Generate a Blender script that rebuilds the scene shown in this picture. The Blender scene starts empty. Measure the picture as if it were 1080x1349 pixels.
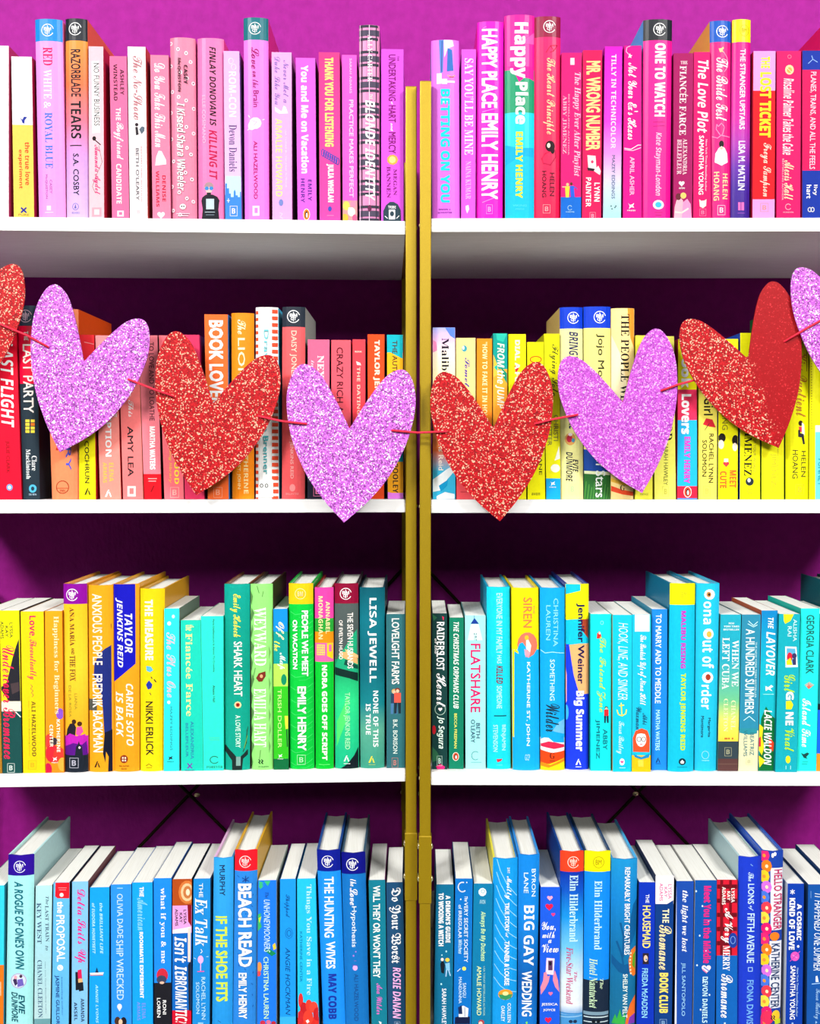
import bpy, bmesh, math, random
from mathutils import Vector
from mathutils.geometry import tessellate_polygon
random.seed(7)
SC = bpy.context.scene
COL = SC.collection

# ------------------------------------------------------------------ camera
W, H, F = 1080.0, 1349.0, 1568.0          # frame and focal length in pixels
PITCH = math.atan((674.5 - 603.0) / F)
CAM = Vector((0.0, -1.40, 0.0))
cam = bpy.data.cameras.new('camera')
cam.sensor_fit = 'VERTICAL'
cam.sensor_height = 24.0
cam.lens = 24.0 * F / H
cam.clip_start = 0.05
camo = bpy.data.objects.new('camera', cam)
COL.objects.link(camo)
camo.location = CAM
camo.rotation_euler = (math.pi / 2 - PITCH, 0, 0)
SC.camera = camo

# ------------------------------------------------------------------ light
SC.view_settings.view_transform = 'Standard'
SC.view_settings.look = 'None'
SC.view_settings.gamma = 1.0
SC.view_settings.use_curve_mapping = False
SC.view_settings.exposure = -0.34
SC.cycles.max_bounces = 8
SC.cycles.diffuse_bounces = 1
world = bpy.data.worlds.new('room_air')
SC.world = world
world.use_nodes = True
world.node_tree.nodes['Background'].inputs[0].default_value = (0.9, 0.93, 1.0, 1)
world.node_tree.nodes['Background'].inputs[1].default_value = 0.012

def area(name, loc, target, sx, sy, energy, color):
    l = bpy.data.lights.new(name, 'AREA')
    l.shape = 'RECTANGLE'; l.size = sx; l.size_y = sy
    l.energy = energy; l.color = color
    o = bpy.data.objects.new(name, l)
    COL.objects.link(o)
    o.location = loc
    o.rotation_euler = (Vector(target) - Vector(loc)).to_track_quat('-Z', 'Y').to_euler()
    return o
area('wide_lamp_light', (-0.3, -4.4, 1.52), (0, 0, -0.5), 2.8, 0.9, 95, (1.0, 0.985, 0.965))
for lx, en in ((-1.55, 180), (1.45, 160)):
    area('overhead_lamp_light', (lx, -2.3, 1.62), (0, 0, -0.9), 0.7, 0.5, en, (1.0, 0.985, 0.965))

# ------------------------------------------------------------------ materials
def srgb(h):
    v = [int(h[i:i + 2], 16) / 255 for i in (0, 2, 4)]
    return tuple((c / 12.92 if c <= 0.04045 else ((c + 0.055) / 1.055) ** 2.4) for c in v)

def new_mat(name, col='ffffff', rough=0.5, metal=0.0, spec=0.4):
    m = bpy.data.materials.new(name)
    m.use_nodes = True
    b = m.node_tree.nodes['Principled BSDF']
    b.inputs['Base Color'].default_value = (*srgb(col), 1)
    b.inputs['Roughness'].default_value = rough
    b.inputs['Metallic'].default_value = metal
    b.inputs['Specular IOR Level'].default_value = spec
    return m, m.node_tree.nodes, m.node_tree.links, b

def bump(N, L, b, src, strength, dist):
    n = N.new('ShaderNodeBump')
    n.inputs['Strength'].default_value = strength
    n.inputs['Distance'].default_value = dist
    L.new(src, n.inputs['Height'])
    L.new(n.outputs['Normal'], b.inputs['Normal'])

def coords(N, L, scale=(1, 1, 1), kind='Object'):
    t = N.new('ShaderNodeTexCoord'); mp = N.new('ShaderNodeMapping')
    mp.inputs['Scale'].default_value = scale
    L.new(t.outputs[kind], mp.inputs['Vector'])
    return mp.outputs['Vector']

def noise(N, L, vec, scale, detail=2.0):
    n = N.new('ShaderNodeTexNoise')
    n.inputs['Scale'].default_value = scale
    n.inputs['Detail'].default_value = detail
    L.new(vec, n.inputs['Vector'])
    return n

def ramp(N, L, src, stops):
    r = N.new('ShaderNodeValToRGB')
    el = r.color_ramp.elements
    while len(el) < len(stops): el.new(0.5)
    for e, (p, c) in zip(el, stops):
        e.position = p; e.color = (*srgb(c), 1) if isinstance(c, str) else (*c, 1)
    L.new(src, r.inputs['Fac'])
    return r

def print_mat(name, rough, spec):
    m, N, L, b = new_mat(name, 'ffffff', rough, 0, spec)
    a = N.new('ShaderNodeVertexColor'); a.layer_name = 'ink'
    mul = N.new('ShaderNodeMixRGB'); mul.blend_type = 'MULTIPLY'; mul.inputs['Fac'].default_value = 1
    v = coords(N, L)
    n = noise(N, L, v, 260, 3)
    r = ramp(N, L, n.outputs['Fac'], [(0.3, (0.93, 0.93, 0.93)), (0.75, (1.0, 1.0, 1.0))])
    L.new(a.outputs['Color'], mul.inputs['Color1']); L.new(r.outputs['Color'], mul.inputs['Color2'])
    L.new(mul.outputs['Color'], b.inputs['Base Color'])
    bump(N, L, b, n.outputs['Fac'], 0.08, 0.0004)
    return m
M_SOFT = print_mat('printed_matte_cover', 0.55, 0.12)
M_HARD = print_mat('printed_glossy_jacket', 0.36, 0.18)
M_INK = print_mat('printed_ink', 0.5, 0.12)

M_PAGE, N, L, b = new_mat('page_edges', 'fdfcee', 0.85, 0, 0.1)
v = coords(N, L, (1, 0.012, 1)); n = noise(N, L, v, 1500, 1)
r = ramp(N, L, n.outputs['Fac'], [(0.3, 'f6f5ec'), (0.6, 'fffff8')])
L.new(r.outputs['Color'], b.inputs['Base Color'])
bump(N, L, b, n.outputs['Fac'], 0.2, 0.0005)

M_WALL, N, L, b = new_mat('magenta_wall_paint', 'bc20a4', 0.6, 0, 0.15)
v = coords(N, L); n = noise(N, L, v, 70, 4)
r = ramp(N, L, n.outputs['Fac'], [(0.3, '9a1488'), (0.7, 'a81a94')])
L.new(r.outputs['Color'], b.inputs['Base Color'])
v2 = coords(N, L, (1, 1, 0.55)); n2 = noise(N, L, v2, 190, 3)
bump(N, L, b, n2.outputs['Fac'], 0.55, 0.002)

M_SHELF, N, L, b = new_mat('white_shelf_laminate', 'fbfbfb', 0.4, 0, 0.35)
n = noise(N, L, coords(N, L, (1, 8, 8)), 30, 2)
r = ramp(N, L, n.outputs['Fac'], [(0.3, 'f6f6f6'), (0.7, 'ffffff')]); L.new(r.outputs['Color'], b.inputs['Base Color'])

M_GOLD, N, L, b = new_mat('brushed_gold_metal', 'd0b01c', 0.38, 0.45, 0.5)
n = noise(N, L, coords(N, L), 900, 2)
r = ramp(N, L, n.outputs['Fac'], [(0.3, 'a28606'), (0.7, 'aa8e0c')]); L.new(r.outputs['Color'], b.inputs['Base Color'])
bump(N, L, b, n.outputs['Fac'], 0.12, 0.0006)
M_GOLDD, N, L, b = new_mat('dull_brass_rod', '2a200c', 0.6, 0.8, 0.5)
M_BOLT, N, L, b = new_mat('polished_bolt', 'f0e4b0', 0.2, 0.8, 0.5)

def plain(name, c1, c2, scale, rough=0.8):
    m, N, L, b = new_mat(name, c1, rough)
    n = noise(N, L, coords(N, L), scale, 3)
    r = ramp(N, L, n.outputs['Fac'], [(0.3, c1), (0.7, c2)]); L.new(r.outputs['Color'], b.inputs['Base Color'])
    return m
M_FLOOR = plain('pale_floor', '7c7668', '8c8678', 9)
M_CEIL = plain('white_ceiling', 'ececec', 'f8f8f8', 20)
M_ROOM = plain('grey_white_room_paint', '585656', '626060', 20)

def glitter(name, base, dark, light, shine, shade_lobe=0.0):
    m, N, L, b = new_mat(name, base, 0.45, 0.0, 0.22)
    v = coords(N, L)
    vo = N.new('ShaderNodeTexVoronoi'); vo.inputs['Scale'].default_value = 800
    L.new(v, vo.inputs['Vector'])
    sep = N.new('ShaderNodeSeparateColor'); L.new(vo.outputs['Color'], sep.inputs['Color'])
    r = ramp(N, L, sep.outputs[0], [(0.0, dark), (0.22, base), (0.62, light), (0.87, shine)])
    r.color_ramp.interpolation = 'CONSTANT'
    src = r.outputs['Color']
    if shade_lobe:                                     # shade of the lobe turned from the light, painted into the colour
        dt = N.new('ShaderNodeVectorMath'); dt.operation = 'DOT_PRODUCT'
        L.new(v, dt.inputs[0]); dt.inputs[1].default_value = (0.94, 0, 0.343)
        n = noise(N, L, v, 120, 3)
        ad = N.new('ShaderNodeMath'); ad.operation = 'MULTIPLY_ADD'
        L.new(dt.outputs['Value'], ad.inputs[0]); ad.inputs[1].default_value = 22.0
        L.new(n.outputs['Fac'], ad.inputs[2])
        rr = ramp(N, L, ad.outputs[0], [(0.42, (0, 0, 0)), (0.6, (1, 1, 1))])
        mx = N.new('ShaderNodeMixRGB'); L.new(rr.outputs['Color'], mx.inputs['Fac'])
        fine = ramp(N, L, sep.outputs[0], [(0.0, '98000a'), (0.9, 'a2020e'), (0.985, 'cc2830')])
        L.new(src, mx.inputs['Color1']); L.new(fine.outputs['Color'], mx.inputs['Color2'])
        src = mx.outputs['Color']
    L.new(src, b.inputs['Base Color'])
    bump(N, L, b, sep.outputs[1], 0.35, 0.0006)
    return m
G_RED = glitter('red_glitter', 'ae020e', '80000a', 'c40c1a', 'f8b498')
G_RED_SHADE = glitter('shaded_lobe_red_glitter', 'ae020e', '80000a', 'c40c1a', 'f8b498', 1)
G_PUR = glitter('pink_purple_glitter', 'bc58ca', '7c3486', 'd67ce0', 'f8dcf8')
G_PUR2 = glitter('deep_pink_purple_glitter', 'bc4cc6', '9838a4', 'cc68d4', 'e8b0ec')
M_STRING = plain('red_string', 'd81838', 'f02c48', 300, 0.7)

# ------------------------------------------------------------------ camera rays and mesh helpers
SP, CP = math.sin(PITCH), math.cos(PITCH)
def ray(px, py):
    cx, cy = (px - W / 2) / F, (H / 2 - py) / F
    return Vector((cx, CP + cy * SP, -SP + cy * CP))

class Unit:
    """a bookcase frame: front plane through origin O, yaw psi; (u, w, z) local coordinates"""
    def __init__(s, p0, p1):
        a, b_ = Vector((*p0, 0)), Vector((*p1, 0))
        s.O = a; s.U = (b_ - a).normalized(); s.Wd = Vector((-s.U.y, s.U.x, 0))
        s.yaw = math.atan2(s.U.y, s.U.x)
        s.lean_book, s.lean_case = 0.0, 0.0        # the frame stands slightly racked: depth lines lean sideways
    def hit(s, px, py, w):
        d = ray(px, py)
        t = (w - (CAM - s.O).dot(s.Wd)) / d.dot(s.Wd)
        q = CAM + d * t - s.O
        return q.dot(s.U), q.z
    def hitz(s, px, py, z):
        d = ray(px, py); t = (z - CAM.z) / d.z
        return (CAM + d * t - s.O).dot(s.Wd)
    def P(s, u, w, z): return s.O + s.U * u + s.Wd * w + Vector((0, 0, z))
UL = Unit((-0.479, -0.0095), (-0.009, 0.0155))
UR = Unit((0.027, 0.0), (0.48, -0.0038))
UL.lean_book, UL.lean_case = 0.056, 0.034

def mesh_obj(name, verts, faces, mat, parent=None, corner=None, attr='ink', smooth=False):
    me = bpy.data.meshes.new(name)
    me.from_pydata(verts, [], faces)
    if corner is not None:
        ca = me.color_attributes.new(attr, 'FLOAT_COLOR', 'CORNER')
        ca.data.foreach_set('color', [x for c in corner for x in (c[0], c[1], c[2], 1.0)])
    me.materials.append(mat)
    if smooth: me.shade_smooth()
    me.update()
    o = bpy.data.objects.new(name, me)
    COL.objects.link(o)
    if parent is not None: o.parent = parent
    return o

def empty(name, loc, rz, label=None, cat=None, group=None, kind=None):
    o = bpy.data.objects.new(name, None)
    COL.objects.link(o); o.location = loc; o.rotation_euler = (0, 0, rz)
    o.empty_display_size = 0.02
    for k, v_ in (('label', label), ('category', cat), ('group', group), ('kind', kind)):
        if v_: o[k] = v_
    return o

def bm_box(bm, x0, x1, y0, y1, z0, z1, bev=0.0):
    g = bmesh.ops.create_cube(bm, size=1)
    for v_ in g['verts']:
        v_.co = Vector(((x0 + x1) / 2 + v_.co.x * (x1 - x0), (y0 + y1) / 2 + v_.co.y * (y1 - y0), (z0 + z1) / 2 + v_.co.z * (z1 - z0)))
    if bev:
        es = list({e for v_ in g['verts'] for e in v_.link_edges})
        bmesh.ops.bevel(bm, geom=es, offset=bev, segments=2, profile=0.5, affect='EDGES')

def bm_obj(name, bm, mat, parent=None, smooth=False):
    me = bpy.data.meshes.new(name); bm.to_mesh(me); bm.free()
    me.materials.append(mat)
    if smooth: me.shade_smooth()
    o = bpy.data.objects.new(name, me); COL.objects.link(o)
    if parent is not None: o.parent = parent
    return o

def box_obj(name, x0, x1, y0, y1, z0, z1, mat, parent=None, bev=0.0):
    bm = bmesh.new(); bm_box(bm, x0, x1, y0, y1, z0, z1, bev)
    return bm_obj(name, bm, mat, parent)

def tube(name, pts, r, mat, parent=None, n=8):
    vs, fs = [], []
    pts = [Vector(p) for p in pts]
    for i, p in enumerate(pts):
        d = (pts[min(i + 1, len(pts) - 1)] - pts[max(i - 1, 0)]).normalized()
        a = d.cross(Vector((0, 0, 1)) if abs(d.z) < 0.9 else Vector((1, 0, 0))).normalized(); c = d.cross(a)
        for k in range(n):
            t = 2 * math.pi * k / n
            vs.append(p + a * (r * math.cos(t)) + c * (r * math.sin(t)))
        if i:
            for k in range(n):
                q = (i - 1) * n; fs.append((q + k, q + (k + 1) % n, q + n + (k + 1) % n, q + n + k))
    fs.append(tuple(range(n))[::-1]); fs.append(tuple(range(len(vs) - n, len(vs))))
    return mesh_obj(name, vs, fs, mat, parent, smooth=True)

# ------------------------------------------------------------------ room shell
WALL_Y, FLOOR_Z, CEIL_Z, ROOM_X, ROOM_Y = 0.388, -1.30, 1.72, 2.3, -4.95
for nm, a, m in (('wall_back', (-ROOM_X, ROOM_X, WALL_Y, WALL_Y + 0.1, FLOOR_Z, CEIL_Z), M_WALL),
                 ('wall_front', (-ROOM_X, ROOM_X, ROOM_Y - 0.1, ROOM_Y, FLOOR_Z, CEIL_Z), M_ROOM),
                 ('wall_left', (-ROOM_X - 0.1, -ROOM_X, ROOM_Y - 0.1, WALL_Y + 0.1, FLOOR_Z, CEIL_Z), M_ROOM),
                 ('wall_right', (ROOM_X, ROOM_X + 0.1, ROOM_Y - 0.1, WALL_Y + 0.1, FLOOR_Z, CEIL_Z), M_ROOM),
                 ('floor', (-ROOM_X - 0.1, ROOM_X + 0.1, ROOM_Y - 0.1, WALL_Y + 0.1, FLOOR_Z - 0.1, FLOOR_Z), M_FLOOR),
                 ('ceiling', (-ROOM_X - 0.1, ROOM_X + 0.1, ROOM_Y - 0.1, WALL_Y + 0.1, CEIL_Z, CEIL_Z + 0.1), M_CEIL)):
    box_obj(nm, *a, m)['kind'] = 'structure'

# ------------------------------------------------------------------ the two bookcases
T_SH = 0.0156
zb1 = UR.hit(570, 305.6, -0.008)[1]; zb2 = UR.hit(570, 675.8, -0.008)[1]; zb3 = UR.hit(570, 1034.3, -0.008)[1]
ZT = [zb1 + T_SH, zb2 + T_SH, zb3 + T_SH, zb3 + T_SH - 0.330]     # tops of the four shelves
ZT.append(ZT[3] - 0.325)
SHELF_D = 0.352

def bookcase(U, pl, pr, ytop, label, side, cxbolt):
    """pl / pr: outer post edges (u); posts are square section bars"""
    root = empty('bookcase', U.P((pl + pr) / 2, 0.17, FLOOR_Z), U.yaw, label, 'bookcase')
    uc = (pl + pr) / 2
    def L_(x0, x1, y0, y1, z0, z1): return (x0 - uc, x1 - uc, y0 - 0.17, y1 - 0.17, z0 - FLOOR_Z, z1 - FLOOR_Z)
    pw = 0.0131
    zs = ZT[3] - 0.330 + 0.0
    for k, (a, w0, zt) in enumerate(((pl, -0.0125, ytop), (pr - pw, -0.0125, ytop), (pl, SHELF_D - 0.006, ytop), (pr - pw, SHELF_D - 0.006, ytop))):
        post = box_obj('post', *L_(a, a + pw, w0, w0 + pw, FLOOR_Z, zt), M_GOLD, root, 0.0012)
        # joining sleeve with two bolts on each side
        zc0, zc1 = U.hit(540, 1186 if side < 0 else 1190, -0.012)[1], U.hit(540, 1097 if side < 0 else 1101, -0.012)[1]
        e = 0.0010
        sl = box_obj('joining_sleeve', *L_(a - e, a + pw + e, w0 - e, w0 + pw + e, zc0, zc1), M_GOLD, post, 0.0008)
        bm = bmesh.new()
        for zz in (zc1 - 0.014, zc0 + 0.028):
            for sx in (-1, 1):
                g = bmesh.ops.create_uvsphere(bm, u_segments=10, v_segments=6, radius=0.0032)
                for v_ in g['verts']:
                    v_.co = Vector((a + pw / 2 - uc + sx * (pw / 2 + e) + v_.co.x * 0.55, w0 + pw * 0.4 - 0.17 + v_.co.y, zz - FLOOR_Z + v_.co.z * 1.2))
        bm_obj('bolt_heads', bm, M_BOLT, post, True)
    for i, zt in enumerate(ZT):
        sh = box_obj('shelf_board', *L_(pl + pw + 0.0003, pr - pw - 0.0003, -0.008, SHELF_D, zt - T_SH, zt), M_SHELF, root, 0.0007)
        box_obj('light_stop_strip', *L_(pl + pw + 0.0003, pr - pw - 0.0003, SHELF_D - 0.004, SHELF_D, zt, zt + 0.055), M_SHELF, root, 0.0005)  # added strip, unseen behind the books, stops light leaking down the wall gap
        for a in (pl, pr - pw):
            rl = box_obj('side_rail', *L_(a + 0.002, a + pw - 0.002, 0.0015, SHELF_D - 0.007, zt - T_SH + 0.002, zt - 0.002), M_GOLD, root, 0.0008)
            bm = bmesh.new()
            for sx in (-1, 1):
                g = bmesh.ops.create_uvsphere(bm, u_segments=10, v_segments=6, radius=0.0024)
                for v_ in g['verts']:
                    v_.co = Vector((a + pw / 2 - uc + sx * (pw / 2 - 0.0003) + v_.co.x * 0.6, -0.0065 - 0.17 + v_.co.y, zt - T_SH / 2 - FLOOR_Z + v_.co.z))
            bm_obj('rail_bolt', bm, M_BOLT, root, True)
    # crossed brace rods at the back
    wb = SHELF_D + 0.0105
    cu, cz = U.hit(cxbolt[0], cxbolt[1], wb)
    eu, ez = U.hit(cxbolt[2], 745, wb)
    dz = ez - cz
    for s in (-1, 1):
        lo, hi = (pl + 0.006, pr - 0.006)
        p0 = (lo - uc, wb + s * 0.0026 - 0.17, cz - s * dz - FLOOR_Z); p1 = (hi - uc, wb + s * 0.0026 - 0.17, cz + s * dz - FLOOR_Z)
        tube('brace_rod', [p0, p1], 0.0025, M_GOLDD, root)
    bm = bmesh.new()
    g = bmesh.ops.create_uvsphere(bm, u_segments=12, v_segments=8, radius=0.005)
    for v_ in g['verts']: v_.co = Vector((cu - uc + v_.co.x, wb - 0.006 - 0.17 + v_.co.y * 0.6, cz - FLOOR_Z + v_.co.z * 0.75))
    bm_obj('brace_bolt', bm, M_BOLT, root, True)
    if U.lean_case:
        for o in list(COL.objects):
            if o.type == 'MESH' and (o.parent is root or (o.parent and o.parent.parent is root)):
                for v_ in o.data.vertices: v_.co.x += U.lean_case * (v_.co.y + 0.17 + 0.0125)
    return root
ru = UL.hit(548.9, 300, -0.0125)[0]
lu = UR.hit(552.9, 300, -0.0125)[0]
bookcase(UL, ru - 0.662, ru, UL.hit(541, 113, -0.0125)[1], 'gold framed bookcase with white shelves, the one on the left', -1, (249, 1046, 530))
bookcase(UR, lu, lu + 0.655, UR.hit(561, 106, -0.0125)[1], 'gold framed bookcase with white shelves, the one on the right', 1, (836, 1044, 556))

# the two lamps that give the light (behind and above the camera)
for lx, lab in ((-1.55, 'square white flush ceiling lamp on the left'), (1.45, 'square white flush ceiling lamp on the right')):
    lamp1 = empty('ceiling_lamp', (lx, -2.3, CEIL_Z), 0, lab, 'lamp')
    box_obj('lamp_housing', -0.36, 0.36, -0.26, 0.26, -0.05, 0.0, M_CEIL, lamp1, 0.006)
lamp2 = empty('ceiling_lamp', (-0.3, -4.5, CEIL_Z), 0, 'long white ceiling lamp at the far end of the room', 'lamp')
box_obj('lamp_housing', -1.42, 1.42, -0.1, 0.1, -0.05, 0.0, M_CEIL, lamp2, 0.006)

# ------------------------------------------------------------------ books
BREAKS = [0.0, 0.07, 0.18, 0.33, 0.5, 0.67, 0.82, 0.93, 1.0]
BOOKS = []
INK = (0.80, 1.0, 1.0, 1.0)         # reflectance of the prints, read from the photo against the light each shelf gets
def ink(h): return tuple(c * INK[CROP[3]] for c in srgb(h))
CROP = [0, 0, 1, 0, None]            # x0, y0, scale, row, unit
def crop(x0, y0, sc, row, U): CROP[:] = [x0, y0, sc, row, U]
def px(zx, zy): return CROP[0] + zx / CROP[2], CROP[1] + zy / CROP[2]

def T(s, y0, y1, x0, x1, col, st='s'): return ('T', s, y0, y1, x0, x1, col, st)       # reads downwards
def HZ(s, x0, x1, y0, y1, col, st='s'): return ('HZ', s, x0, x1, y0, y1, col, st)      # reads across
def Pg(col, *p): return ('P', col, [(p[i], p[i + 1]) for i in range(0, len(p), 2)])
def R(x0, y0, x1, y1, col): return Pg(col, x0, y0, x1, y0, x1, y1, x0, y1)
def O(cx, cy, rx, ry, col, n=14, a0=0):
    return ('P', col, [(cx + rx * math.cos(a0 + 2 * math.pi * k / n), cy + ry * math.sin(a0 + 2 * math.pi * k / n)) for k in range(n)])
def LN(col, wd, *p):
    return ('L', col, wd, [(p[i], p[i + 1]) for i in range(0, len(p), 2)])
def RG(cx, cy, rx, ry, wd, col, a0=0.0, a1=6.2832, n=18):
    return ('L', col, wd, [(cx + rx * math.cos(a0 + (a1 - a0) * k / n), cy + ry * math.sin(a0 + (a1 - a0) * k / n)) for k in range(n + 1)])
def HT(cx, cy, r, col):
    return ('P', col, [(cx + r * 1.0 * math.sin(t) ** 3, cy - r * (13 * math.cos(t) - 5 * math.cos(2 * t) - 2 * math.cos(3 * t) - math.cos(4 * t)) / 16) for t in [2 * math.pi * k / 18 for k in range(18)]])
def CLUB(cx, cy, r, col):            # round monogram emblem of the tall jackets
    return [RG(cx, cy, r, r, r * 0.13, col, 0.5, 6.0), HZ('B', cx - r * .62, cx - r * .1, cy - r * .5, cy + r * .05, col, 'b'), HZ('M', cx + r * .05, cx + r * .62, cy - r * .5, cy + r * .05, col, 'b'),
            HZ('OT', cx - r * .45, cx + r * .45, cy + r * .1, cy + r * .62, col, 'b'), LN(col, r * .12, cx, cy - r * .75, cx, cy + r * .75)]
def BOX(cx, cy, w, h, col):          # small boxed imprint mark
    t = w * .12
    return [LN(col, t, cx - w, cy - h, cx + w, cy - h, cx + w, cy + h, cx - w, cy + h, cx - w, cy - h), HZ('B', cx - w * .5, cx + w * .5, cy - h * .55, cy + h * .55, col, 'b')]
def CAT(cx, cy, r, col):             # leaping animal imprint with a line of small print
    return [Pg(col, cx - r, cy - r, cx - r * .5, cy - r * .4, cx + r * .2, cy - r * .5, cx + r * .9, cy - r, cx + r * .5, cy - r * .1, cx + r * .9, cy + r * .5, cx, cy + r * .3, cx - r * .8, cy + r * .9, cx - r * .5, cy),
            HZ('PRESS', cx - r * 1.3, cx + r * 1.3, cy + r * 1.2, cy + r * 1.6, col)]
def AYE(cx, cy, r, col):             # slanted A imprint
    return [Pg(col, cx - r, cy + r, cx - r * .1, cy - r, cx + r * .25, cy - r, cx - r * .45, cy + r), Pg(col, cx + r * .1, cy - r * .2, cx + r * .35, cy - r * .5, cx + r * .9, cy + r, cx + r * .5, cy + r)]
def BIRD(cx, cy, rx, ry, col='f08020'):   # oval with a little upright bird
    return [O(cx, cy, rx, ry, 'fff4e8'), O(cx, cy, rx * .85, ry * .88, col), O(cx, cy + ry * .05, rx * .42, ry * .6, '201818'), O(cx + rx * .08, cy + ry * .12, rx * .25, ry * .42, 'ffffff')]
def MAN(cx, y0, h, top, leg, skin='f0c0a0', hair='281818', lean=0):      # tiny printed figure
    w = h * .13
    return [O(cx + lean, y0 + h * .1, w * .75, h * .09, hair), O(cx + lean, y0 + h * .13, w * .5, h * .07, skin), Pg(top, cx - w + lean, y0 + h * .2, cx + w + lean, y0 + h * .2, cx + w, y0 + h * .58, cx - w, y0 + h * .58),
            Pg(leg, cx - w, y0 + h * .58, cx - w * .1, y0 + h * .58, cx - w * .3, y0 + h, cx - w * 1.0, y0 + h), Pg(leg, cx + w * .1, y0 + h * .58, cx + w, y0 + h * .58, cx + w * 1.0, y0 + h, cx + w * .3, y0 + h)]
def flat(items):
    out = []
    for i in items:
        if isinstance(i, list): out += flat(i)
        else: out.append(i)
    return out

def bk(kind, q, bands, side, label, *items, dw=0.0, deep=None):
    """q: top-left x, top-right x, top y, bottom-left x, bottom-right x, bottom y (crop coordinates)"""
    U, row = CROP[4], CROP[3]
    xtl, xtr, yt, xbl, xbr, yb = q
    zb = ZT[row] + 0.0002
    if row == 2:
        zz = U.hitz(*px((xbl + xbr) / 2, yb - (6 if kind == 'H' else 0)), zb)
        dw = max(-0.005, min(0.022, zz))
    w = dw
    u0, z0 = U.hit(*px(xtl, yt), w); u1, z1 = U.hit(*px(xtr, yt), w)
    u2, z2 = U.hit(*px(xbl, yb), w); u3, z3 = U.hit(*px(xbr, yb), w)
    zt = (z0 + z1) / 2
    def lin(ua, za, ub, zb_):
        s = (ua - ub) / (za - zb_); return [ub - s * zb_, s]      # u = a + s*z
    b = dict(kind=kind, row=row, U=U, w=w, zb=zb, zt=zt, L=lin(u0, z0, u2, z2), R=lin(u1, z1, u3, z3), side=side, label=label,
             deep=deep or ((0.155 if kind == 'H' else 0.134) + random.uniform(-.004, .004)), yt=yt)
    # colour bands
    tk = bands.split(); rows = []      # (z, colour)
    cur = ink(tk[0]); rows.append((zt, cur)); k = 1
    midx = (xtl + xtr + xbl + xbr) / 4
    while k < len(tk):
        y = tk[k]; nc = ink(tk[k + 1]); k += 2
        soft = y[0] == '~'; z = U.hit(*px(midx, float(y.lstrip('~'))), w)[1]
        z = max(zb + .001, min(zt - .001, z))
        if soft: rows.append((z, nc))
        else: rows.append((z, cur)); rows.append((z, nc))
        cur = nc
    rows.append((zb, cur)); b['rows'] = rows
    # art
    art, txt = [], []
    for it in flat(items):
        if it[0] == 'P':
            pts = [U.hit(*px(*p), w) for p in it[2]]
            art.append((ink(it[1]), [pts]))
        elif it[0] == 'L':
            pts = [Vector(U.hit(*px(*p), w)) for p in it[3]]; hw = it[2] / CROP[2] / 1120 / 2; qs = []
            for i in range(len(pts) - 1):
                d = pts[i + 1] - pts[i]
                if d.length < 1e-7: continue
                d = d.normalized() * hw; n = Vector((-d.y, d.x)); a, c = pts[i] - d * .5, pts[i + 1] + d * .5
                qs.append([tuple(a + n), tuple(c + n), tuple(c - n), tuple(a - n)])
            art.append((ink(it[1]), qs))
        else:
            C = [px(*p) for p in ((it[4], it[2]), (it[5], it[3]))] if it[0] == 'T' else [px(it[2], it[4]), px(it[3], it[5])]
            a, c = U.hit(*C[0], w), U.hit(*C[1], w)      # two opposite corners of the printed line
            txt.append((it[0], it[1], it[-1], ink(it[-2]), a, c))
    b['art'] = art; b['txt'] = txt
    BOOKS.append(b)

# ---- lettering: every style is the built-in font, or its mathematical alphabets
MATHS = {'b': (0x1D5D4, 0x1D5EE), 'f': (0x1D400, 0x1D41A), 'c': (0x1D4D0, 0x1D4EA), 'g': (0x1D56C, 0x1D586)}
for a_, b_ in (('x', 'b'), ('k', 'b'), ('i', 'f')): MATHS[a_] = MATHS[b_]
OFFS = {'x': .022, 'B': .020, 'X': .030, 'O': .024, 'n': .013, 's': .008, 'c': .004}      # weight: overlaid copies, shifted by this much
SHEAR = {'o': .25, 'O': .25, 'k': .22, 'i': .25}
def text_shapes():
    jobs = {}
    for b in BOOKS:
        for t in b['txt']: jobs[(t[1], t[2])] = None
    obs = []
    for key in jobs:
        s, st = key
        if st in MATHS:
            up, lo = MATHS[st]
            s = ''.join(chr(up + ord(c) - 65) if 'A' <= c <= 'Z' else chr(lo + ord(c) - 97) if 'a' <= c <= 'z' else c for c in s)
        cu = bpy.data.curves.new('t', 'FONT'); cu.body = s; cu.resolution_u = 2
        cu.shear = SHEAR.get(st, 0)
        o = bpy.data.objects.new('t', cu); COL.objects.link(o); obs.append((key, o))
    dg = bpy.context.evaluated_depsgraph_get()
    for key, o in obs:
        me = o.evaluated_get(dg).to_mesh(); me.calc_loop_triangles()
        e = OFFS.get(key[1], 0); v0 = [(v_.co.x, v_.co.y) for v_ in me.vertices]; t0 = [tuple(t.vertices) for t in me.loop_triangles]
        sh = [(-e, -e), (e, e), (-e, e), (e, -e)] if e else [(0, 0)]
        vs = [(x + a, y + b_) for a, b_ in sh for x, y in v0]
        xs = [v_[0] for v_ in vs]; ys = [v_[1] for v_ in vs]
        x0, x1, y0, y1 = min(xs), max(xs), min(ys), max(ys)
        jobs[key] = ([((x - x0) / (x1 - x0), (y - y0) / (y1 - y0)) for x, y in vs], [[tuple(i + k * len(v0) for i in t) for t in t0] for k in range(len(sh))])
    for key, o in obs:
        cu = o.data; bpy.data.objects.remove(o); bpy.data.curves.remove(cu)
    return jobs

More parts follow.
